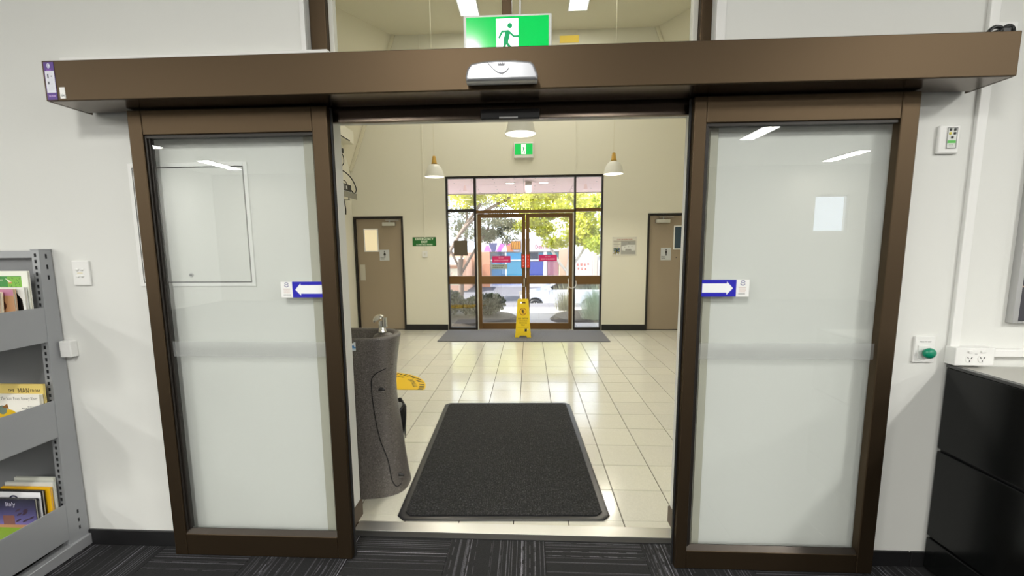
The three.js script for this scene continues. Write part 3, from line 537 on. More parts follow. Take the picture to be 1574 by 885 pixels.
// toilet doors
function toiletDoor(n, x0, x1, side, label) {
  const d = structGroup('door_' + n); d.userData.label = label;
  mesh('frame', [bx(x0, x0 + 0.035, 0, 2.07, FB, F + 0.012, 0.003), bx(x1 - 0.035, x1, 0, 2.07, FB, F + 0.012, 0.003), bx(x0 + 0.035, x1 - 0.035, 2.035, 2.07, FB, F + 0.012, 0.003)], M.darkFrame, d);
  mesh('leaf', bx(x0 + 0.038, x1 - 0.038, 0.012, 2.03, F - 0.075, F - 0.03, 0.003), std([0.33, 0.265, 0.19], 0.5), d);
  const zf = F - 0.03;
  const vx = side < 0 ? [-2.985, -2.72] : [2.54, 2.8], vy = [1.44, 1.855];
  mesh('vision_frame', [bx(vx[0], vx[0] + 0.02, ...vy, zf, zf + 0.014, 0.003), bx(vx[1] - 0.02, vx[1], ...vy, zf, zf + 0.014, 0.003), bx(vx[0] + 0.02, vx[1] - 0.02, vy[0], vy[0] + 0.02, zf, zf + 0.014, 0.003), bx(vx[0] + 0.02, vx[1] - 0.02, vy[1] - 0.02, vy[1], zf, zf + 0.014, 0.003)], M.whitePlastic, d);
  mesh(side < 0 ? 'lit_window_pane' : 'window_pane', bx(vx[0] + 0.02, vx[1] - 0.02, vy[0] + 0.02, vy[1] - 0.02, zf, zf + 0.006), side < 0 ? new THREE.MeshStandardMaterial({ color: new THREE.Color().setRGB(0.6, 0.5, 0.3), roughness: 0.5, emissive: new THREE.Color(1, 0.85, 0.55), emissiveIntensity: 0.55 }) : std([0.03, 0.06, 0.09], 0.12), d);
  const cx = side < 0 ? [-2.625, -2.39] : [2.215, 2.46];
  const c = mesh('door_closer', bx(cx[0], cx[1], 1.9, 1.965, zf, zf + 0.06, 0.008), M.alu, d);
  mesh('closer_arm', [bx(cx[0] + 0.06, cx[0] + 0.3, 1.995, 2.008, zf + 0.03, zf + 0.05, 0.003), cyl(0.012, 0.012, 0.05, cx[0] + 0.13, 1.985, zf + 0.035, 14)], M.aluDull, c);
  if (side < 0) mesh('push_plate', bx(-3.085, -2.99, 0.92, 1.21, zf, zf + 0.004, 0.0015), std([0.55, 0.53, 0.47], 0.35, 0.4), d);
  else mesh('screw', cyl(0.008, 0.008, 0.004, 2.6, 1.3, zf + 0.002, 12, 'z'), M.slot, d);
  const t = canvasTex(160, 180, (g, w, h) => {
    g.fillStyle = '#c3c6c8'; g.fillRect(0, 0, w, h); g.fillStyle = '#101010'; g.beginPath(); g.arc(84, 28, 10, 0, 7); g.fill();
    if (side < 0) { g.beginPath(); g.moveTo(76, 42); g.lineTo(92, 42); g.lineTo(106, 88); g.lineTo(62, 88); g.fill(); g.fillRect(74, 84, 8, 26); g.fillRect(87, 84, 8, 26); } else { g.fillRect(72, 42, 25, 38); g.fillRect(74, 78, 9, 34); g.fillRect(86, 78, 9, 34); }
    text(g, side < 0 ? 'Female' : 'Male', 10, 128, 24, '#222', { align: 'left' }); text(g, 'Toilet', 10, 152, 24, '#222', { align: 'left' });
  });
  const sx = side < 0 ? [-2.71, -2.532] : [2.33, 2.505], sy = side < 0 ? [1.28, 1.475] : [1.255, 1.47];
  const s = board('toilet_sign', sx[0], sx[1], sy[0], sy[1], zf + 0.004, 0.004, t, M.aluDull, d); s.userData.label = 'grey toilet sign with black figure';
  mesh('gap_below', bx(x0 + 0.035, x1 - 0.035, 0, 0.01, FB, F - 0.03), M.slot, d);
}
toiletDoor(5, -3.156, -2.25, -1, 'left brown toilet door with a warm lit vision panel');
toiletDoor(6, 2.08, 2.965, 1, 'right brown toilet door with a dark blue vision panel');

// wall signs
tag(board('emergency_exit_sign', -2.085, -1.66, 1.537, 1.695, F + 0.004, 0.004, canvasTex(640, 240, (g, w, h) => { g.fillStyle = '#14501e'; g.fillRect(0, 0, w, h); g.fillStyle = '#1b6a2a'; g.fillRect(8, 8, w - 16, h - 16); text(g, 'EMERGENCY', w / 2, 50, 84, '#eef4e2', { width: 530 }); text(g, 'EXIT', w / 2, 128, 84, '#eef4e2', { width: 190 }); text(g, 'ALARM WILL SOUND', w / 2, 202, 46, '#eef4e2', { width: 560 }); }), M.black), 'green emergency exit sign with white letters beside the left toilet door', 'sign');
{
  const c = thing('call_point', 'small white wall switch below the emergency exit sign', 'wall switch', [-1.865, 1.335, F]);
  mesh('plate', bx(-1.915, -1.82, 1.335, 1.447, F, F + 0.02, 0.005), M.whitePlastic, c); mesh('rocker', bx(-1.885, -1.85, 1.37, 1.415, F + 0.02, F + 0.026, 0.003), M.offWhite, c);
}
{
  const e = thing('evacuation_plan', 'framed white evacuation plan on the wall beside the right toilet door', 'sign', [1.69, 1.335, F]);
  board('plan', 1.475, 1.902, 1.335, 1.668, F + 0.006, 0.006, canvasTex(768, 600, (g, w, h) => {
    g.fillStyle = '#d8d5c8'; g.fillRect(0, 0, w, h); text(g, 'EVACUATION SIGN', w / 2, 84, 54, '#9a4a44', { width: 560 });
    g.fillStyle = '#5a5048'; g.fillRect(40, 122, w - 80, 12); g.fillRect(40, 224, 200, 10);
    g.fillStyle = '#a3a39e'; g.fillRect(270, 140, 460, 410); g.fillStyle = '#d9dad6'; g.beginPath(); [[290, 300], [480, 250], [720, 250], [720, 430], [610, 440], [590, 380], [420, 380], [400, 440], [300, 420]].forEach((p, i) => (i ? g.lineTo(...p) : g.moveTo(...p))); g.fill();
    g.strokeStyle = '#77736c'; g.lineWidth = 8; g.beginPath(); g.arc(530, 190, 26, 0, 7); g.stroke(); g.fillStyle = '#85857f'; for (const [x, y] of [[380, 310], [500, 300], [420, 390], [520, 400], [600, 290]]) g.fillRect(x, y, 26, 18);
    smallPrint(g, 50, 160, 180, 2, 24, '#9a938a', 8); smallPrint(g, 50, 256, 180, 4, 20, '#8d8d90', 7);
    const cs = ['#3a4a78', '#6a78a0', '#7a8a3a', '#2c3320', '#a89a4a', '#c8ccd8', '#1c2030']; for (let y = 0; y < 9; y++) for (let x = 0; x < 8; x++) { g.fillStyle = cs[Math.floor(rnd() * 4 + (y > 4 ? 3 : 0)) % 7]; g.fillRect(45 + x * 24, 348 + y * 22, 24, 22); }
  }), M.whitePlastic, e, 0.2);
  for (const x of [1.495, 1.882]) mesh('screw', cyl(0.006, 0.006, 0.004, x, 1.652, F + 0.008, 12, 'z'), M.aluDull, e);
}
{
  const e = thing('exit_sign', 'small green running-man exit sign high on the far wall above the entrance', 'exit sign', [-0.08, 3.07, F]);
  mesh('casing', bx(-0.25, 0.09, 3.03, 3.29, F, F + 0.06, 0.012), M.whitePlastic, e);
  board('face', -0.232, 0.072, 3.085, 3.268, F + 0.0635, 0.003, exitTex, M.whitePlastic, e, 0.3, { emissive: 0xffffff, emissiveMap: exitTex, emissiveIntensity: 0.55 });
}

// pendant lamps
function pendant(x, y, z, label) {
  const p = thing('pendant_lamp', label, 'pendant lamp', [x, y, z], 'white bell pendants of the lobby');
  const out = [[0.045, 0.178], [0.06, 0.172], [0.085, 0.15], [0.108, 0.115], [0.122, 0.075], [0.13, 0.035], [0.143, 0.004], [0.143, 0]], inn = [[0.139, 0.003], [0.126, 0.037], [0.118, 0.075], [0.104, 0.113], [0.082, 0.146], [0.04, 0.172]];
  mesh('shade', new THREE.LatheGeometry([...out, ...inn].map((q) => new THREE.Vector2(...q)).reverse(), 48), std([0.78, 0.77, 0.7], 0.4, 0, { side: THREE.DoubleSide }), p, false);
  mesh('wooden_cap', new THREE.LatheGeometry([[0.0, 0.295], [0.018, 0.295], [0.023, 0.285], [0.034, 0.21], [0.042, 0.178], [0, 0.176]].map((q) => new THREE.Vector2(...q)).reverse(), 32), std([0.62, 0.36, 0.06], 0.5), p, false);
  mesh('cord', cyl(0.003, 0.003, LOB_H - y - 0.295, 0, (LOB_H - y + 0.295) / 2, 0, 8), std([0.72, 0.68, 0.52], 0.6), p, false);
  mesh('canopy', cyl(0.05, 0.05, 0.03, 0, LOB_H - y - 0.015, 0, 24), M.whitePlastic, p, false);
  mesh('lamp_diffuser', cyl(0.132, 0.132, 0.006, 0, 0.012, 0, 36), new THREE.MeshStandardMaterial({ color: 0xffffff, emissive: new THREE.Color(1, 0.95, 0.8), emissiveIntensity: 2.4, roughness: 0.6 }), p, false);
  const l = new THREE.SpotLight(new THREE.Color(1, 0.94, 0.8), PENDANT, 0, 1.35, 0.5, 2); l.name = 'pendant_glow'; l.position.set(x, y + 0.002, z); l.target.position.set(x, 0, z); l.castShadow = true; l.shadow.radius = 4;
  scene.add(l, l.target);
}
pendant(-0.07, 2.52, -4.0, 'white bell pendant with wooden cap, nearest and in the middle of the lobby');
pendant(-1.345, 2.51, -6.2, 'white bell pendant with wooden cap, left of the entrance glazing');
pendant(1.195, 2.51, -6.2, 'white bell pendant with wooden cap, right of the entrance glazing');

// left wall gear
{
  const a = thing('air_conditioner', 'cream split air conditioner high on the left lobby wall', 'air conditioner', [LX, 3.25, -6.9]);
  mesh('case', bx(LX, -2.95, 3.25, 3.47, -7.33, -6.45, 0.02), M.cream, a);
  mesh('louvre', bx(-2.953, -2.948, 3.262, 3.278, -7.15, -6.5), M.slot, a);
}
{
  const s = thing('wall_bracket_shelf', 'grey steel bracket shelf high on the left lobby wall', 'shelf', [LX, 2.32, -7.1]);
  mesh('plate', bx(LX, -2.93, 2.42, 2.43, -7.28, -6.6, 0.002), M.steel, s);
  mesh('valance', bx(-2.935, -2.928, 2.33, 2.42, -7.28, -6.6, 0.002), std([0.3, 0.29, 0.24], 0.5, 0.2), s);
  for (const z of [-7.08, -6.8]) mesh('bracket', [bx(LX, -2.97, 2.3, 2.312, z, z + 0.03), bx(-2.985, -2.97, 2.312, 2.42, z, z + 0.03)], M.aluDull, s);
  const p = thing('media_player', 'black electronic box standing on the grey bracket shelf', 'electronic device', [-3.05, 2.43, -6.95]);
  mesh('case', bx(-3.13, -2.96, 2.431, 2.55, -7.14, -6.7, 0.006), M.black, p);
  mesh('port_panel', bx(-2.96, -2.957, 2.455, 2.53, -6.98, -6.75), std([0.12, 0.12, 0.12], 0.3), p);
  mesh('button_panel', bx(-2.957, -2.954, 2.47, 2.515, -6.96, -6.925), M.whitePlastic, p);
  mesh('handle', tube([[-2.99, 2.55, -7.03], [-2.99, 2.59, -7.0], [-2.99, 2.6, -6.93], [-2.99, 2.58, -6.84], [-2.99, 2.55, -6.8]], 0.006, 24), M.black, p);
  const c = thing('black_lead', 'black lead drooping behind the box on the bracket shelf', 'cable', [-2.95, 2.5, -7.1]);
  mesh('lead', tube([[-2.98, 2.74, -6.7], [-2.95, 2.73, -6.86], [-2.93, 2.68, -7.02], [-2.925, 2.6, -7.17], [-2.92, 2.5, -7.24], [-2.92, 2.44, -7.2], [-2.925, 2.43, -7.12], [-2.935, 2.46, -7.08]], 0.009, 60, 8), M.black, c);
  const c2 = thing('black_lead', 'short black lead hanging down below the bracket shelf', 'cable', [-2.97, 2.1, -6.85]);
  mesh('lead', tube([[-2.96, 2.34, -6.8], [-2.96, 2.24, -6.84], [-2.955, 2.12, -6.86], [-2.95, 2.05, -6.84]], 0.009, 30, 8), M.black, c2);
  const c3 = thing('black_lead', 'black lead with plug hanging on the left wall above the box', 'cable', [-2.97, 2.95, -6.85]);
  mesh('lead', tube([[-3.0, 3.06, -6.86], [-2.96, 2.97, -6.88], [-2.95, 2.86, -6.86], [-2.96, 2.8, -6.8]], 0.007, 30, 8), M.black, c3);
  mesh('plug', bx(-2.99, -2.95, 3.02, 3.09, -6.89, -6.84, 0.006), M.black, c3);
}
{
  const k = thing('lock_keeper', 'small grey metal lock keeper on the left door jamb', 'lock', [-0.868, 1.155, -1.96]);
  mesh('plate', bx(-0.94, -0.915, 1.158, 1.252, -2.0, -1.95, 0.002), M.aluDull, k);
  mesh('catch', bx(-0.915, -0.9, 1.17, 1.24, -1.98, -1.955, 0.003), M.alu, k);
}

// drinking fountain: plan curves drawn at a row of heights
{
  const f = thing('drinking_fountain', 'speckled grey drinking fountain with flared foot just inside the lobby', 'drinking fountain', [-1.1, 0, -2.545]);
  const xb = -1.36, zc = -2.545;
  const front = [[0, -0.772], [0.05, -0.782], [0.12, -0.792], [0.38, -0.822], [0.56, -0.842], [0.66, -0.845], [0.78, -0.836], [0.9, -0.818], [0.955, -0.808], [0.978, -0.803], [0.99, -0.81]];
  const frontAt = (y) => { for (let i = 1; i < front.length; i++) if (y <= front[i][0]) { const [a, b] = [front[i - 1], front[i]], t = (y - a[0]) / (b[0] - a[0]); return a[1] + t * (b[1] - a[1]); } return -0.81; };
  const half = (y) => 0.178 + 0.014 * Math.pow(1 - y, 2), N = 48;
  const ring = (y, xf, hw, x0 = xb) => { const r = []; for (let i = 0; i <= N; i++) { const a = -Math.PI / 2 + Math.PI * i / N, c = Math.cos(a), s = Math.sin(a); r.push([x0 + (xf - x0) * Math.pow(Math.abs(c), 0.4), y, zc - Math.sign(s) * hw * Math.pow(Math.abs(s), 0.75)]); } return r; };
  const rings = []; for (let i = 0; i <= 26; i++) { const y = 0.955 * i / 26; rings.push(ring(y, frontAt(y), half(y))); }
  rings.push(ring(0.972, -0.803, 0.181), ring(0.984, -0.808, 0.178), ring(0.988, -0.818, 0.172), ring(0.985, -0.836, 0.158, xb + 0.03), ring(0.975, -0.84, 0.153, xb + 0.034), ring(0.9, -0.87, 0.138, xb + 0.06), ring(0.885, -0.9, 0.11, xb + 0.09), ring(0.88, -1.1, 0.02, xb + 0.2));
  const v = [], id = []; rings.forEach((r) => r.forEach((p) => v.push(...p)));
  for (let j = 0; j < rings.length - 1; j++) for (let i = 0; i < N; i++) { const a = j * (N + 1) + i, b = a + 1, c = a + N + 1, d = c + 1; id.push(a, b, d, a, d, c); }
  for (let j = 0; j < rings.length - 1; j++) { const a = j * (N + 1), b = a + N, c = a + N + 1, d = c + N; id.push(a, d, b, a, c, d); }
  const g = new THREE.BufferGeometry(); g.setAttribute('position', new THREE.Float32BufferAttribute(v, 3)); g.setIndex(id); g.computeVertexNormals();
  const gu = uvm(g, 2.2);
  const spk = dataTex(128, 128, () => { const q = rnd(), n = rr(-12, 12) + (q < 0.08 ? 30 : q > 0.9 ? -24 : 0); return [clamp(98 + n), clamp(93 + n), clamp(89 + n)]; });
  const stone = new THREE.MeshStandardMaterial({ map: spk, roughness: 0.42 });
  mesh('body', gu, stone, f);
  // access panel seam and latches on the near side
  const zs = (x, y) => { const xf = frontAt(y), c = Math.min(1, Math.max(0, (x - xb) / (xf - xb))), cc = Math.pow(c, 1 / 0.4), s = Math.sqrt(Math.max(0, 1 - cc * cc)); return zc + half(y) * Math.pow(s, 0.75); };
  const seam = [[-0.835, 0.802], [-0.87, 0.788], [-0.905, 0.772], [-0.929, 0.745], [-0.934, 0.686], [-0.925, 0.54], [-0.898, 0.363], [-0.86, 0.225], [-0.837, 0.085], [-0.815, 0.045], [-0.798, 0.05]].map(([x, y]) => [x, y, zs(x, y) + 0.0005]);
  mesh('panel_seam', tube(seam, 0.003, 80, 6), M.slot, f);
  for (const [x, y] of [[-0.89, 0.667], [-0.806, 0.105]]) { const q = zs(x, y); const l = mesh('panel_latch', new THREE.SphereGeometry(0.03, 20, 10).scale(1, 0.5, 0.3).translate(x, y, q), std([0.018, 0.017, 0.016], 0.4), f); mesh('latch_lip', new THREE.SphereGeometry(0.027, 20, 10).scale(1, 0.26, 0.25).translate(x, y - 0.009, q + 0.004), stone, l); }
  board('sticker', -1.06, -1.007, 0.918, 0.968, zs(-1.03, 0.94) + 0.001, 0.001, canvasTex(96, 96, (g2, w, h) => { g2.fillStyle = '#e6ecf2'; g2.fillRect(0, 0, w, h); g2.fillStyle = '#3a86c8'; g2.fillRect(0, 52, w, 14); g2.fillRect(40, 38, 40, 14); g2.fillStyle = '#8fbce0'; g2.fillRect(0, 70, w, 10); }), M.whitePlastic, f);
  const b = mesh('bubbler', [cyl(0.018, 0.026, 0.03, -0.925, 1.0, -2.6, 24), cyl(0.012, 0.014, 0.05, -0.935, 1.03, -2.6, 20), cyl(0.015, 0.017, 0.06, -0.91, 1.045, -2.605, 20)], M.chrome, f);
  const hood = new THREE.SphereGeometry(0.04, 24, 12, 0, Math.PI * 2, 0, Math.PI / 2).scale(1, 0.8, 0.62).rotateZ(0.55).translate(-0.945, 1.062, -2.6);
  mesh('mouth_guard', hood, std([0.6, 0.58, 0.52], 0.25, 0.8, { side: THREE.DoubleSide }), b);
  mesh('bubbler_base', new THREE.SphereGeometry(0.075, 28, 12).scale(0.95, 0.5, 0.7).translate(-0.915, 0.945, -2.6), stone, f);
}
{
  const b = thing('waste_bin', 'white waste bin with black liner folded over its rim, half hidden behind the fountain', 'bin', [-0.99, 0, -2.872]);
  mesh('bucket', new THREE.LatheGeometry([[0, 0.005], [0.082, 0.005], [0.086, 0], [0.101, 0.385], [0.097, 0.385], [0.08, 0.012], [0, 0.012]].map((p) => new THREE.Vector2(...p)), 32), M.whitePlastic, b, false);
  const g = new THREE.LatheGeometry([[0.09, 0.24], [0.098, 0.37], [0.098, 0.396], [0.107, 0.402], [0.112, 0.385], [0.108, 0.32], [0.106, 0.25], [0.1, 0.17]].map((p) => new THREE.Vector2(...p)), 64), p = g.attributes.position;
  for (let i = 0; i < p.count; i++) { const a = Math.atan2(p.getZ(i), p.getX(i)), y = p.getY(i), k = 1 + 0.035 * Math.sin(a * 9 + y * 30) * (y < 0.38 ? 1 : 0.5); p.setXYZ(i, p.getX(i) * k, y + 0.016 * Math.sin(a * 5 + 1) + (y < 0.2 ? 0.03 * Math.sin(a * 8) : 0), p.getZ(i) * k); }
  g.computeVertexNormals(); mesh('liner', g, std([0.012, 0.012, 0.013], 0.28, 0, { side: THREE.DoubleSide }), b, false);
}
// floor mats
function weave(lo, hi, n, stripe) { return dataTex(n, n, (x, y) => { const v = rr(lo, hi) * (stripe && x % 4 === 0 ? 0.72 : 1) + (rnd() < 0.14 ? 52 : 0); return [clamp(v), clamp(v), clamp(v * 1.03)]; }); }
{
  const m = thing('door_mat', 'large charcoal ribbed mat with black rubber border in the doorway', 'door mat', [-0.176, 0, -3.076], undefined, 0.036);
  const sh = (w, l, c) => shapeOf([[-w + c, -l], [w - c, -l], [w, -l + c], [w, l - c], [w - c, l], [-w + c, l], [-w, l - c], [-w, -l + c]]);
  mesh('rubber_border', new THREE.ExtrudeGeometry(sh(0.588, 0.883, 0.036), { depth: 0.002, bevelEnabled: true, bevelThickness: 0.003, bevelSize: 0.012, bevelSegments: 3 }).rotateX(-Math.PI / 2).translate(0, 0.0032, 0), std([0.008, 0.008, 0.011], 0.3), m, false);
  const pile = new THREE.ExtrudeGeometry(sh(0.558, 0.853, 0.03), { depth: 0.006, bevelEnabled: true, bevelThickness: 0.003, bevelSize: 0.003, bevelSegments: 2 }).rotateX(-Math.PI / 2).translate(0, 0.006, 0);
  const wt = weave(4, 44, 256, true);
  mesh('pile', uvm(pile, 1.05), new THREE.MeshStandardMaterial({ map: wt, roughness: 0.95, bumpMap: weave(20, 235, 256, true), bumpScale: 0.006 }), m, false);
}
{
  const m = thing('entrance_mat', 'wide grey ribbed entrance mat inside the glass entrance doors', 'door mat', [-0.09, 0, -7.11]);
  const t = dataTex(128, 128, (x) => { const v = (x % 8 < 3 ? 84 : 120) + rr(-22, 22); return [clamp(v), clamp(v), clamp(v * 1.02)]; });
  mesh('pile', uvm(bx(-1.475, 1.295, 0.001, 0.012, -7.57, -6.655, 0.004), 5), new THREE.MeshStandardMaterial({ map: t, roughness: 0.95 }), m);
}
{ // yellow half-round floor marking
  const t = canvasTex(1024, 1024, (g, w) => {
    g.fillStyle = '#e8bf10'; g.fillRect(0, 0, w, w); g.translate(w / 2, w / 2);
    g.fillStyle = '#2a2008'; for (let k = 0; k < 64; k++) { g.save(); g.rotate(k / 64 * Math.PI * 2); g.fillRect(456, -13, 44, 22); g.restore(); }
    g.fillStyle = '#7a5c08'; for (let k = 0; k < 150; k++) if (k % 19 < 14) { g.save(); g.rotate(k / 150 * Math.PI * 2); g.fillRect(392 + 14 * rnd(), -6, 36, rr(6, 12)); g.fillRect(rr(392, 420), -8, 9, 18); g.restore(); }
  });
  const top = new THREE.MeshStandardMaterial({ map: t, roughness: 0.4 }), s = std([0.8, 0.52, 0.01], 0.5);
  const g = new THREE.CylinderGeometry(0.63, 0.63, 0.0015, 96, 1, false, Math.PI / 2, Math.PI).translate(-1.75, 0.001, -4.335);
  tag(mesh('floor_marking', g, [s, top, s]), 'yellow half-round floor sticker with black dashes along its rim', 'floor sticker');
}
{ // A-frame sign
  const s = thing('safety_sign', 'yellow folding no-entry floor sign standing before the entrance doors', 'floor sign', [-0.095, 0.0152, -7.05]);
  const plate = () => { const q = shapeOf([[-0.13, 0], [-0.068, 0], [-0.055, 0.03], [0.055, 0.03], [0.068, 0], [0.13, 0], [0.122, 0.06], [0.088, 0.62], [0.078, 0.635], [-0.078, 0.635], [-0.088, 0.62], [-0.122, 0.06]]); const h = new THREE.Path(); [[-0.045, 0.555], [-0.045, 0.59], [0.045, 0.59], [0.045, 0.555]].forEach((p, i) => (i ? h.lineTo(...p) : h.moveTo(...p))); q.holes.push(h); return new THREE.ExtrudeGeometry(q, { depth: 0.012, bevelEnabled: true, bevelSize: 0.003, bevelThickness: 0.003, bevelSegments: 2 }); };
  const yel = std([0.83, 0.60, 0.008], 0.4), a = 0.21;
  const f = new THREE.Mesh(plate(), yel); f.name = 'front_panel'; f.position.set(0, 0.003, 0.135); f.rotation.x = -a; s.add(finish(f));
  const r = new THREE.Mesh(plate(), yel); r.name = 'back_panel'; r.position.set(0, 0.003, -0.145); r.rotation.x = a; s.add(finish(r));
  const t = canvasTex(512, 1024, (g, w, h) => {
    g.fillStyle = '#edcc0c'; g.fillRect(0, 0, w, h); g.strokeStyle = '#7a1c10'; g.lineWidth = 20; g.fillStyle = '#f0c418'; g.beginPath(); g.arc(256, 170, 142, 0, 7); g.fill(); g.stroke(); g.beginPath(); g.moveTo(158, 72); g.lineTo(354, 268); g.stroke();
    g.fillStyle = g.strokeStyle = '#1c1408'; g.lineCap = 'round'; g.beginPath(); g.arc(256, 88, 22, 0, 7); g.fill(); g.lineWidth = 50; g.beginPath(); g.moveTo(256, 135); g.lineTo(256, 190); g.stroke(); g.lineWidth = 20; for (const p of [[236, 130, 196, 170], [276, 130, 322, 160], [246, 200, 220, 280], [266, 200, 296, 280]]) { g.beginPath(); g.moveTo(p[0], p[1]); g.lineTo(p[2], p[3]); g.stroke(); }
    text(g, 'NO ENTRY', 256, 456, 90, '#3a2c08', { width: 440 }); text(g, 'AUTHORISED', 256, 548, 64, '#5a460a', { width: 420 }); text(g, 'PERSONNEL', 256, 630, 64, '#5a460a', { width: 400 }); text(g, 'ONLY', 256, 712, 64, '#5a460a');
    g.fillStyle = '#8a7410'; g.fillRect(10, 816, 490, 5); g.fillStyle = '#241c0c'; g.fillRect(330, 868, 100, 110); g.fillStyle = '#e8e0d0'; g.fillRect(440, 880, 60, 40); g.fillRect(300, 900, 26, 40);
  });
  const yb = std([0.83, 0.60, 0.008], 0.4);
  const lb = new THREE.Mesh(new THREE.BoxGeometry(0.19, 0.42, 0.0012), [yb, yb, yb, yb, new THREE.MeshStandardMaterial({ map: t, roughness: 0.35 }), yb]); lb.name = 'printed_face'; lb.position.set(0, 0.285, 0.0156); f.add(finish(lb));
}

// ---------------------------------------------------------------- outside
const leafy = (c) => phys(c, { roughness: 0.8, transmission: 0.5, thickness: 0, side: THREE.DoubleSide });
const soil = std([0.035, 0.028, 0.02], 0.95);
struct('ground', [bx(-30, 30, -2, -1.7, -80, -12.2), bx(-30, 30, -2, -0.12, -12.2, -10.9)].map((g) => g), std([0.06, 0.06, 0.072], 0.9));
struct('porch_floor', bx(-5, 5, -0.2, -0.05, -10.9, FB), std([0.3, 0.29, 0.28], 0.7));
struct('footpath', bx(-30, 30, -1.7, -1.62, -19.6, -17.5), std([0.6, 0.58, 0.55], 0.85));
struct('garden_bed_left', new THREE.CylinderGeometry(1.35, 1.45, 0.08, 40).scale(1.15, 1, 0.75).translate(-1.85, -0.01, -9.05), soil);
struct('garden_bed_right', new THREE.CylinderGeometry(1.35, 1.45, 0.08, 40).scale(1.1, 1, 0.75).translate(2.05, -0.01, -9.1), soil);
struct('window_sill_outside', bx(0.9, 1.5, -0.05, 0.03, FB - 0.4, FB), std([0.45, 0.45, 0.45], 0.7));
{
  const c = structGroup('porch_ceiling');
  mesh('deck', bx(-5, 5, 2.795, 3.0, -9.66, FB), std([0.5, 0.46, 0.45], 0.8), c);
  const panelMat = std([0.78, 0.56, 0.56], 0.7);  // pale painted panels, with pink bounce light put into the colour
  for (const [a, d] of [[-5, -3.31], [-3.3, -1.1], [-1.09, -0.1], [-0.09, 0.9], [0.91, 3.1], [3.11, 5]]) for (const [z0, z1] of [[-9.66, -8.65], [-8.64, FB - 0.01]]) mesh('soffit_panel', bx(a, d, 2.78, 2.795, z0, z1, 0.003), panelMat, c);
  const dots = []; for (let x = -2.3; x <= 2.31; x += 0.4) for (const z of [-8.1, -8.45, -8.85, -9.2, -9.55]) dots.push(cyl(0.012, 0.012, 0.004, x + 0.03, 2.779, z, 8));
  mesh('screw_heads', dots, std([0.1, 0.09, 0.09], 0.6), c).userData.kind = 'stuff';
  mesh('fascia', bx(-5, 5, 2.765, 3.02, -9.7, -9.66), std([0.3, 0.24, 0.2], 0.6), c);
  c.rotation.x = -0.045; c.position.set(0, 0.37, 0);
}
for (const [x, w] of [[-0.365, 'left'], [0.3, 'right']]) {
  const l = thing('porch_light', `square lit downlight in the porch ceiling, ${w} of the hanging batten light`, 'ceiling light', [x, 2.765, -8.62], 'porch downlights');
  mesh('frame', [bx(-0.09, 0.09, -0.012, 0, -0.09, -0.075), bx(-0.09, 0.09, -0.012, 0, 0.075, 0.09), bx(-0.09, -0.075, -0.012, 0, -0.075, 0.075), bx(0.075, 0.09, -0.012, 0, -0.075, 0.075)], M.whitePlastic, l, false);
  mesh('light_diffuser', bx(-0.075, 0.075, -0.009, -0.002, -0.075, 0.075), M.panelGlow, l, false);
}
{
  const l = thing('batten_light', 'long lit batten light under the middle of the porch ceiling', 'ceiling light', [0.0, 2.755, -9.0]);
  mesh('bracket', bx(-0.06, 0.06, -0.05, 0, 0.42, 0.6), std([0.2, 0.14, 0.11], 0.6), l, false);
  mesh('body', bx(-0.05, 0.05, -0.02, 0, -0.62, 0.42, 0.004), M.whitePlastic, l, false);
  mesh('light_diffuser', bx(-0.055, 0.055, -0.06, -0.02, -0.62, 0.42, 0.018), M.panelGlow, l, false);
}
// trees: trunk, limbs, and a crown of many leaves
const leafGeo = new THREE.BufferGeometry();
leafGeo.setAttribute('position', new THREE.Float32BufferAttribute([0, -0.5, 0, 0.3, 0, 0.08, 0, 0.55, 0, -0.3, 0, 0.08], 3)); leafGeo.setIndex([0, 1, 2, 0, 2, 3]); leafGeo.computeVertexNormals();
const Q = new THREE.Quaternion(), E3 = new THREE.Euler(), V3 = new THREE.Vector3(), S3 = new THREE.Vector3(), M4 = new THREE.Matrix4(), C3 = new THREE.Color();
function foliage(parent, blobs, n, size, mat, tint) {
  const im = new THREE.InstancedMesh(leafGeo, mat, n); im.name = 'foliage'; im.userData.kind = 'stuff'; finish(im);
  for (let i = 0; i < n; i++) {
    const b = blobs[Math.floor(rnd() * blobs.length)]; const u = rr(-1, 1), a = rr(0, 6.283), r = Math.pow(rnd(), 0.42), s = Math.sqrt(1 - u * u);
    V3.set(b[0] + b[3] * r * s * Math.cos(a), b[1] + b[4] * r * u, b[2] + b[5] * r * s * Math.sin(a)); E3.set(rr(0, 6.28), rr(0, 6.28), rr(0, 6.28)); Q.setFromEuler(E3); const k = size * rr(0.6, 1.35); S3.set(k, k, k);
    im.setMatrixAt(i, M4.compose(V3, Q, S3)); const t = rr(0.7, 1.15); im.setColorAt(i, C3.setRGB(tint[0] * t, tint[1] * t * rr(0.92, 1.05), tint[2] * t));
  }
  parent.add(im);
}
function tree(label, x, z, base, blobs, n, size, mat, tint, trunkMat, limbs) {
  const t = thing('street_tree', label, 'tree', [x, base, z]);
  mesh('trunk', tube([[0, 0, 0], [0.05, 0.9, 0.02], [-0.03, 1.7, 0], [0.05, 2.5, 0]], 0.16, 24, 10), trunkMat, t, false);
  for (const l of limbs) mesh('limb', tube(l, 0.08, 16, 8), trunkMat, t, false);
  foliage(t, blobs, n, size, mat, tint);
}
const yellowLeaf = leafy([1, 1, 1]), palebark = std([0.62, 0.55, 0.48], 0.8), darkbark = std([0.14, 0.1, 0.08], 0.85);
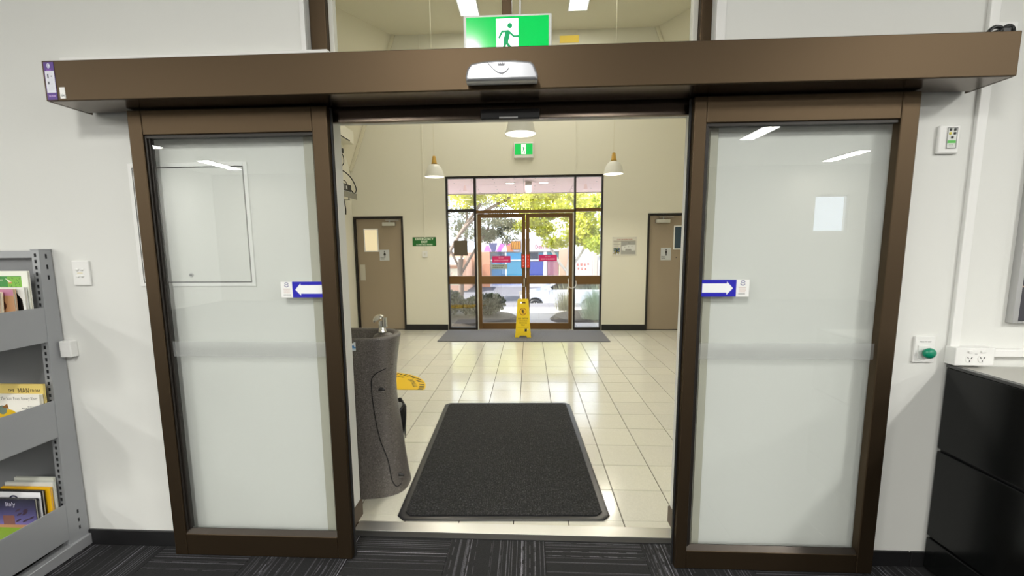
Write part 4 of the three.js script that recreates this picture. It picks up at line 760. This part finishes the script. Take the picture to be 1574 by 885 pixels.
function lumps(cx, cy, cz, rx, ry, rz, k, s) { const o = []; for (let i = 0; i < k; i++) o.push([cx + rr(-rx, rx), cy + rr(-ry, ry), cz + rr(-rz, rz), s * rr(0.7, 1.2), s * rr(0.5, 0.9), s * rr(0.7, 1.1)]); return o; }
tree('yellow-green tree with pale forked trunk behind the right entrance door', 2.38, -25, -1.7, [...lumps(-0.5, 5.1, 0, 1.7, 1.0, 1.0, 20, 0.7), ...lumps(0.6, 4.0, 0.3, 1.3, 0.8, 0.8, 12, 0.6), ...lumps(-1.6, 5.2, 0, 1.6, 0.9, 0.8, 10, 0.6), ...lumps(-0.3, 3.9, 0.2, 1.5, 0.45, 0.6, 10, 0.5)], 14000, 0.2, yellowLeaf, [0.66, 0.68, 0.045], palebark, [[[0, 1.6, 0], [-0.6, 2.3, 0], [-1.1, 3.1, 0]], [[0, 1.9, 0], [0.6, 2.7, 0.1], [1.1, 3.6, 0.1]]]);
tree('dense yellow-green tree seen through the right sidelight', 5.2, -24, -1.7, [...lumps(-0.7, 4.5, 0, 1.3, 1.7, 1, 18, 0.75)], 8000, 0.19, yellowLeaf, [0.56, 0.64, 0.045], darkbark, [[[0, 1.5, 0], [-0.6, 2.3, 0], [-0.9, 3, 0]]]);
tree('light yellow-green tree crown above the middle of the entrance doors', -4.6, -21.8, -1.7, [...lumps(3.4, 6.4, 0, 2.7, 0.9, 1.1, 30, 0.8), ...lumps(5.6, 6.1, 0.2, 1.6, 0.7, 0.9, 12, 0.7)], 12000, 0.17, yellowLeaf, [0.66, 0.67, 0.08], darkbark, [[[0, 2, 0], [0.9, 3.6, 0], [2.2, 5.4, 0]], [[0, 2, 0], [1.6, 4.4, 0.2], [4.2, 5.9, 0.3]]]);
tree('sparse grey-green tree with white sky gaps, seen left through the glazing', -4.2, -26, -1.7, [...lumps(0.6, 5.6, 0, 2.7, 1.7, 1.2, 30, 0.8), ...lumps(2.7, 4.2, 0, 1.5, 0.6, 0.8, 16, 0.5)], 8500, 0.16, yellowLeaf, [0.22, 0.23, 0.13], darkbark, [[[0, 1.5, 0], [0.9, 3, 0], [1.8, 4.4, 0]], [[0, 1.8, 0], [-0.7, 3.4, 0], [-1.0, 5, 0]], [[0, 2.2, 0], [0.4, 4, 0], [0.5, 6, 0]]]);
// low planting beside the porch
function tuft(label, x, z, y, n, len, spread, color) {
  const t = thing('grass_tuft', label, 'grass', [x, y, z]);
  const pos = [], nor = [];
  for (let i = 0; i < n; i++) {
    const a = rr(0, 6.283), r0 = rr(0, 0.28), L = len * rr(0.35, 1.15), out = spread * rr(0.05, 1.25), w = rr(0.003, 0.006), ca = Math.cos(a), sa = Math.sin(a); let p = null;
    for (let k = 0; k <= 4; k++) { const s = k / 4, rad = r0 + out * s * s, h = L * (s - 0.75 * out * s * s * s), ww = w * (1 - 0.85 * s), c = [ca * rad, h, sa * rad]; const q = [[c[0] - sa * ww, c[1], c[2] + ca * ww], [c[0] + sa * ww, c[1], c[2] - ca * ww]]; if (p) pos.push(...p[0], ...p[1], ...q[1], ...p[0], ...q[1], ...q[0]); p = q; }
  }
  const g = new THREE.BufferGeometry(); g.setAttribute('position', new THREE.Float32BufferAttribute(pos, 3)); g.setAttribute('uv', new THREE.Float32BufferAttribute(new Float32Array(pos.length / 3 * 2), 2)); g.computeVertexNormals();
  const m = mesh('blades', g, phys(color, { roughness: 0.6, transmission: 0.3, thickness: 0, side: THREE.DoubleSide }), t, false); m.userData.kind = 'stuff';
}
tuft('blue-green spiky grass tuft close behind the right sidelight', 1.36, -8.75, -0.02, 900, 0.85, 0.38, [0.42, 0.55, 0.42]);
tuft('yellowish grass tuft farther back beyond the right sidelight', 2.0, -10.15, -0.02, 700, 1.0, 0.36, [0.62, 0.52, 0.25]);
tuft('dry dark grass tuft behind the right entrance door', 0.88, -10.1, 0.0, 420, 0.7, 0.36, [0.3, 0.3, 0.2]);
for (const [x, z, r, label] of [[-1.0, -9.3, 0.42, 'dark green low shrub behind the left entrance door'], [-1.95, -9.2, 0.5, 'dark green low shrub behind the left sidelight']]) {
  const s = thing('shrub', label, 'shrub', [x, 0.03, z]);
  mesh('stem', [tube([[0, 0, 0], [0.05, 0.2, 0], [0.1, 0.4, 0.05]], 0.015, 8, 6), tube([[0, 0, 0], [-0.08, 0.2, 0.03], [-0.15, 0.38, 0]], 0.015, 8, 6)], darkbark, s, false);
  foliage(s, [[0, r * 0.5, 0, r, r * 0.6, r], [0.2, r * 0.6, 0, r * 0.7, r * 0.5, r * 0.6], [-0.2, r * 0.4, 0.1, r * 0.8, r * 0.5, r * 0.7]], 5200, 0.07, leafy([1, 1, 1]), [0.06, 0.085, 0.035]);
}
{ // white car at the kerb, front to the left
  const c = thing('parked_car', 'white car parked at the kerb beyond the entrance doors', 'car', [0.31 + 1.3, -1.7, -21.4]);
  const white = phys([0.5, 0.52, 0.6], { roughness: 0.3, clearcoat: 0.8, clearcoatRoughness: 0.1 }), dark = std([0.012, 0.012, 0.014], 0.5);  // white paint toned bluish grey; tree shade is put into the colour
  const body = shapeOf([[-2.05, 0.28], [-1.98, 0.72], [-1.86, 0.92], [-1.0, 1.08], [-0.95, 1.1], [1.9, 1.12], [2.3, 1.05], [2.4, 0.7], [2.38, 0.3], [1.95, 0.24], [-1.8, 0.24]]);
  for (const wx of [-1.3, 1.35]) { const h = new THREE.Path(); h.absarc(wx, 0.34, 0.39, 0, Math.PI * 2); }
  const ext = (s, d, b) => new THREE.ExtrudeGeometry(s, { depth: d - 2 * b, bevelEnabled: true, bevelThickness: b, bevelSize: b * 0.6, bevelOffset: -b * 0.6, bevelSegments: 3 }).translate(0, 0, -d / 2 + b);
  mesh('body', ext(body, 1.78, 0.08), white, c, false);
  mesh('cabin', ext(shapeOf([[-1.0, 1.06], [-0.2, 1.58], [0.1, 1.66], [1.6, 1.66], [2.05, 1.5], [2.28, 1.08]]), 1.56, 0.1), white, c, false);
  mesh('window', ext(shapeOf([[-0.72, 1.13], [-0.12, 1.52], [0.55, 1.56], [0.55, 1.13]]), 1.6, 0.02), M.gloss, c, false);
  mesh('window', ext(shapeOf([[0.65, 1.13], [0.65, 1.56], [1.5, 1.54], [1.85, 1.4], [1.95, 1.13]]), 1.6, 0.02), M.gloss, c, false);
  mesh('door_gap', [bx(-0.62, -0.61, 0.35, 1.1, 0.885, 0.893), bx(0.6, 0.61, 0.35, 1.1, 0.885, 0.893)], dark, c, false);
  mesh('headlight', bx(-2.02, -1.75, 0.72, 0.86, 0.7, 0.88, 0.03), std([0.6, 0.62, 0.65], 0.1, 0.3), c, false);
  mesh('bumper_lamp', bx(-2.03, -1.93, 0.4, 0.5, 0.72, 0.86, 0.02), std([0.75, 0.35, 0.12], 0.3), c, false);
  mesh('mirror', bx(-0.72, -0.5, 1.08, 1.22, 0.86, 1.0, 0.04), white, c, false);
  for (const wx of [-1.3, 1.35]) {
    mesh('wheel_arch', new THREE.TorusGeometry(0.38, 0.05, 10, 32, Math.PI).translate(wx, 0.34, 0.87), dark, c, false);
    mesh('arch_well', cyl(0.38, 0.38, 0.04, wx, 0.36, 0.875, 36, 'z'), dark, c, false);
    for (const zz of [0.8, -0.8]) {
      const w = mesh('wheel', new THREE.TorusGeometry(0.25, 0.09, 14, 40).scale(1, 1, 1.15).translate(wx, 0.34, zz + (zz > 0 ? 0.06 : -0.06)), M.rubber, c, false);
      const rim = [cyl(0.05, 0.05, 0.03, wx, 0.34, zz + Math.sign(zz) * 0.13, 16, 'z'), new THREE.TorusGeometry(0.215, 0.014, 8, 36).translate(wx, 0.34, zz + Math.sign(zz) * 0.13)];
      for (let k = 0; k < 10; k++) rim.push(bx(0.04, 0.21, -0.016, 0.016, -0.012, 0.012).rotateZ(k * Math.PI / 5).translate(wx, 0.34, zz + Math.sign(zz) * 0.13));
      mesh('alloy_rim', rim, M.alu, w, false);
    }
  }
}
// street line of shops, drawn small and then set back to their true size across the street
function setBack(b) { b.scale.setScalar(1.214); b.position.set(b.position.x * 1.214, -1.7, b.position.z * 1.214); }
{
  const b = thing('shop_building', 'low white shop with coloured sign band, blue windows and brick pier across the street', 'building', [0, -1.06, -28.6]);
  const y0 = -1.06, zf = -28;
  mesh('wall', [bx(-3.4, 3.0, y0, 2.1, -33, zf - 0.15)], std([0.4, 0.38, 0.38], 0.8), b);
  board('sign_band', -3.27, -0.62, 1.27, 1.85, zf, 0.2, canvasTex(1024, 224, (g, w, h) => {
    g.fillStyle = '#c9c5d0'; g.fillRect(0, 0, w, h); g.fillStyle = '#4a4d78'; g.beginPath(); [[250, 10], [470, 10], [420, 224], [330, 224]].forEach((p, i) => (i ? g.lineTo(...p) : g.moveTo(...p))); g.fill();
    g.fillStyle = '#c070c8'; for (const p of [[[120, 224], [190, 70], [250, 60], [320, 224]], [[430, 224], [560, 20], [680, 20], [560, 224]]]) { g.beginPath(); p.forEach((q, i) => (i ? g.lineTo(...q) : g.moveTo(...q))); g.fill(); }
    g.fillStyle = '#d07f58'; g.beginPath(); [[690, 20], [900, 20], [820, 120], [900, 224], [720, 224]].forEach((p, i) => (i ? g.lineTo(...p) : g.moveTo(...p))); g.fill(); g.fillStyle = '#b84a88'; g.fillRect(700, 30, 90, 40);
  }), M.whitePlastic, b, 0.6);
  board('sign_panel', -1.15, -0.5, 1.4, 1.95, zf + 0.06, 0.05, canvasTex(192, 160, (g, w, h) => { g.fillStyle = '#8a5410'; g.fillRect(0, 0, w, h); g.strokeStyle = '#c88a28'; g.lineWidth = 12; for (let k = 0; k < 5; k++) { g.beginPath(); g.moveTo(20 + k * 36, 10); g.lineTo(40 + k * 30, 150); g.stroke(); } }), M.black, b, 0.6);
  board('sign_band', 0.0, 2.45, 1.27, 1.85, zf, 0.2, canvasTex(1024, 224, (g, w, h) => { g.fillStyle = '#cbc6c8'; g.fillRect(0, 0, w, h); text(g, "Den n' Jhi", w * 0.46, h * 0.5, 130, '#962a4a', { width: 760 }); }), M.whitePlastic, b, 0.6);
  mesh('brick_pier', bx(-3.4, -2.55, y0, 1.27, zf - 0.4, zf + 0.1, 0.01), std([0.62, 0.3, 0.18], 0.85), b);
  mesh('tan_pier', bx(2.0, 2.55, y0, 1.4, zf - 0.4, zf + 0.1, 0.01), std([0.55, 0.36, 0.25], 0.85), b);
  const glassy = (hex) => std(hex, 0.25);
  for (const [a, c, d, e, col] of [[-2.5, -1.6, 0.72, 1.2, '#5a6270'], [-1.55, -0.3, 0.72, 1.2, '#3f8fb8'], [-2.45, -1.5, -0.45, 0.68, '#5f86a8'], [-1.45, -0.2, -0.45, 0.68, '#4f97b4'], [0.05, 0.62, 0.7, 1.2, '#3d4250'], [0.66, 1.1, 0.7, 1.2, '#4a7c98'], [1.15, 1.95, 0.7, 1.2, '#45808c'], [0.05, 0.95, -0.3, 0.6, '#4a5aa8'], [1.25, 1.95, -0.3, 0.6, '#a87884']]) mesh('window', bx(a, c, d, e, zf - 0.2, zf - 0.1), glassy(col), b);
  mesh('window_frame', [bx(-2.5, 2.0, 0.66, 0.74, zf - 0.15, zf - 0.06), bx(-0.25, 0.05, y0, 1.25, zf - 0.15, zf - 0.05), bx(-1.53, -1.46, y0, 1.25, zf - 0.15, zf - 0.06), bx(0.98, 1.2, y0, 1.25, zf - 0.15, zf - 0.06)], M.whitePlastic, b);
  mesh('plinth', bx(-2.55, 2.0, y0, -0.45, zf - 0.16, zf - 0.05), std([0.7, 0.68, 0.72], 0.8), b);
  board('shop_poster', -2.4, -0.4, -0.95, -0.5, zf - 0.03, 0.02, canvasTex(768, 176, (g, w, h) => { g.fillStyle = '#a9b2d8'; g.fillRect(0, 0, w, h); g.strokeStyle = '#4a4f98'; g.lineWidth = 16; for (const x of [430, 540, 650]) { g.beginPath(); g.moveTo(x, 60); g.lineTo(x + 30, 140); g.lineTo(x + 90, 20); g.stroke(); } g.fillStyle = '#5f6cb0'; g.fillRect(30, 50, 240, 80); }), M.whitePlastic, b, 0.6);
  setBack(b);
}
{
  const b = thing('hoarding_wall', 'white wall with pink-red lettering seen through the right sidelight', 'building', [4.2, -1.06, -27.2]);
  mesh('wall', bx(2.65, 6.5, -1.06, 0.95, -27.4, -27, 0.01), std([0.5, 0.48, 0.47], 0.8), b);
  mesh('pier', bx(4.05, 4.3, -1.06, 1.15, -27, -26.9, 0.01), std([0.7, 0.5, 0.4], 0.8), b);
  board('poster', 2.75, 4.0, -0.35, 0.8, -26.97, 0.02, canvasTex(512, 470, (g, w, h) => { g.fillStyle = '#cfc8c4'; g.fillRect(0, 0, w, h); g.fillStyle = '#b8432c'; for (const [x, y, s] of [[120, 120, 60], [210, 110, 70], [300, 120, 60], [390, 110, 50], [140, 230, 50], [230, 230, 60], [320, 240, 50]]) { g.fillRect(x, y, s * 0.8, s); g.fillStyle = '#cfc8c4'; g.fillRect(x + s * 0.25, y + s * 0.25, s * 0.3, s * 0.3); g.fillStyle = '#b8432c'; } smallPrint(g, 160, 340, 180, 2, 26, '#c8a090', 9); }), M.whitePlastic, b, 0.7);
  board('poster', 4.36, 4.85, -0.4, 0.7, -26.97, 0.02, canvasTex(256, 512, (g, w, h) => { g.fillStyle = '#f0e4da'; g.fillRect(0, 0, w, h); g.fillStyle = '#5a2a3a'; g.fillRect(60, 90, 120, 50); g.fillStyle = '#d87a6a'; g.fillRect(80, 150, 90, 70); g.fillStyle = '#e0a050'; g.fillRect(50, 260, 130, 90); }), M.whitePlastic, b, 0.7);
  setBack(b);
}
{
  const b = thing('brick_house', 'sunlit orange brick building seen through the left sidelight', 'building', [-5.4, -1.06, -26]);
  mesh('wall', bx(-8.5, -3.75, -1.06, 1.25, -30, -25.5, 0.01), std([0.72, 0.42, 0.28], 0.85), b);
  mesh('awning', new THREE.ExtrudeGeometry(shapeOf([[0, 0], [0.9, -0.35], [0.9, -0.42], [0, -0.08]]), { depth: 4.4, bevelEnabled: false }).rotateY(-Math.PI / 2).translate(-3.9, 0.95, -25.5), std([0.8, 0.5, 0.36], 0.8), b);
  board('painted_panel', -5.6, -4.2, -0.7, 0.3, -25.47, 0.02, canvasTex(512, 366, (g, w, h) => { g.fillStyle = '#f6edcf'; g.fillRect(0, 0, w, h); g.strokeStyle = '#e0a890'; g.lineWidth = 12; for (const [x, y, r] of [[160, 150, 60], [280, 180, 50], [370, 130, 40]]) { g.beginPath(); g.arc(x, y, r, 0.5, 4.5); g.stroke(); } }), M.whitePlastic, b, 0.7);
  setBack(b);
}
scene.traverse((o) => { if (o.isMesh) { o.castShadow = true; o.receiveShadow = true; } });
renderer.render(scene, camera);
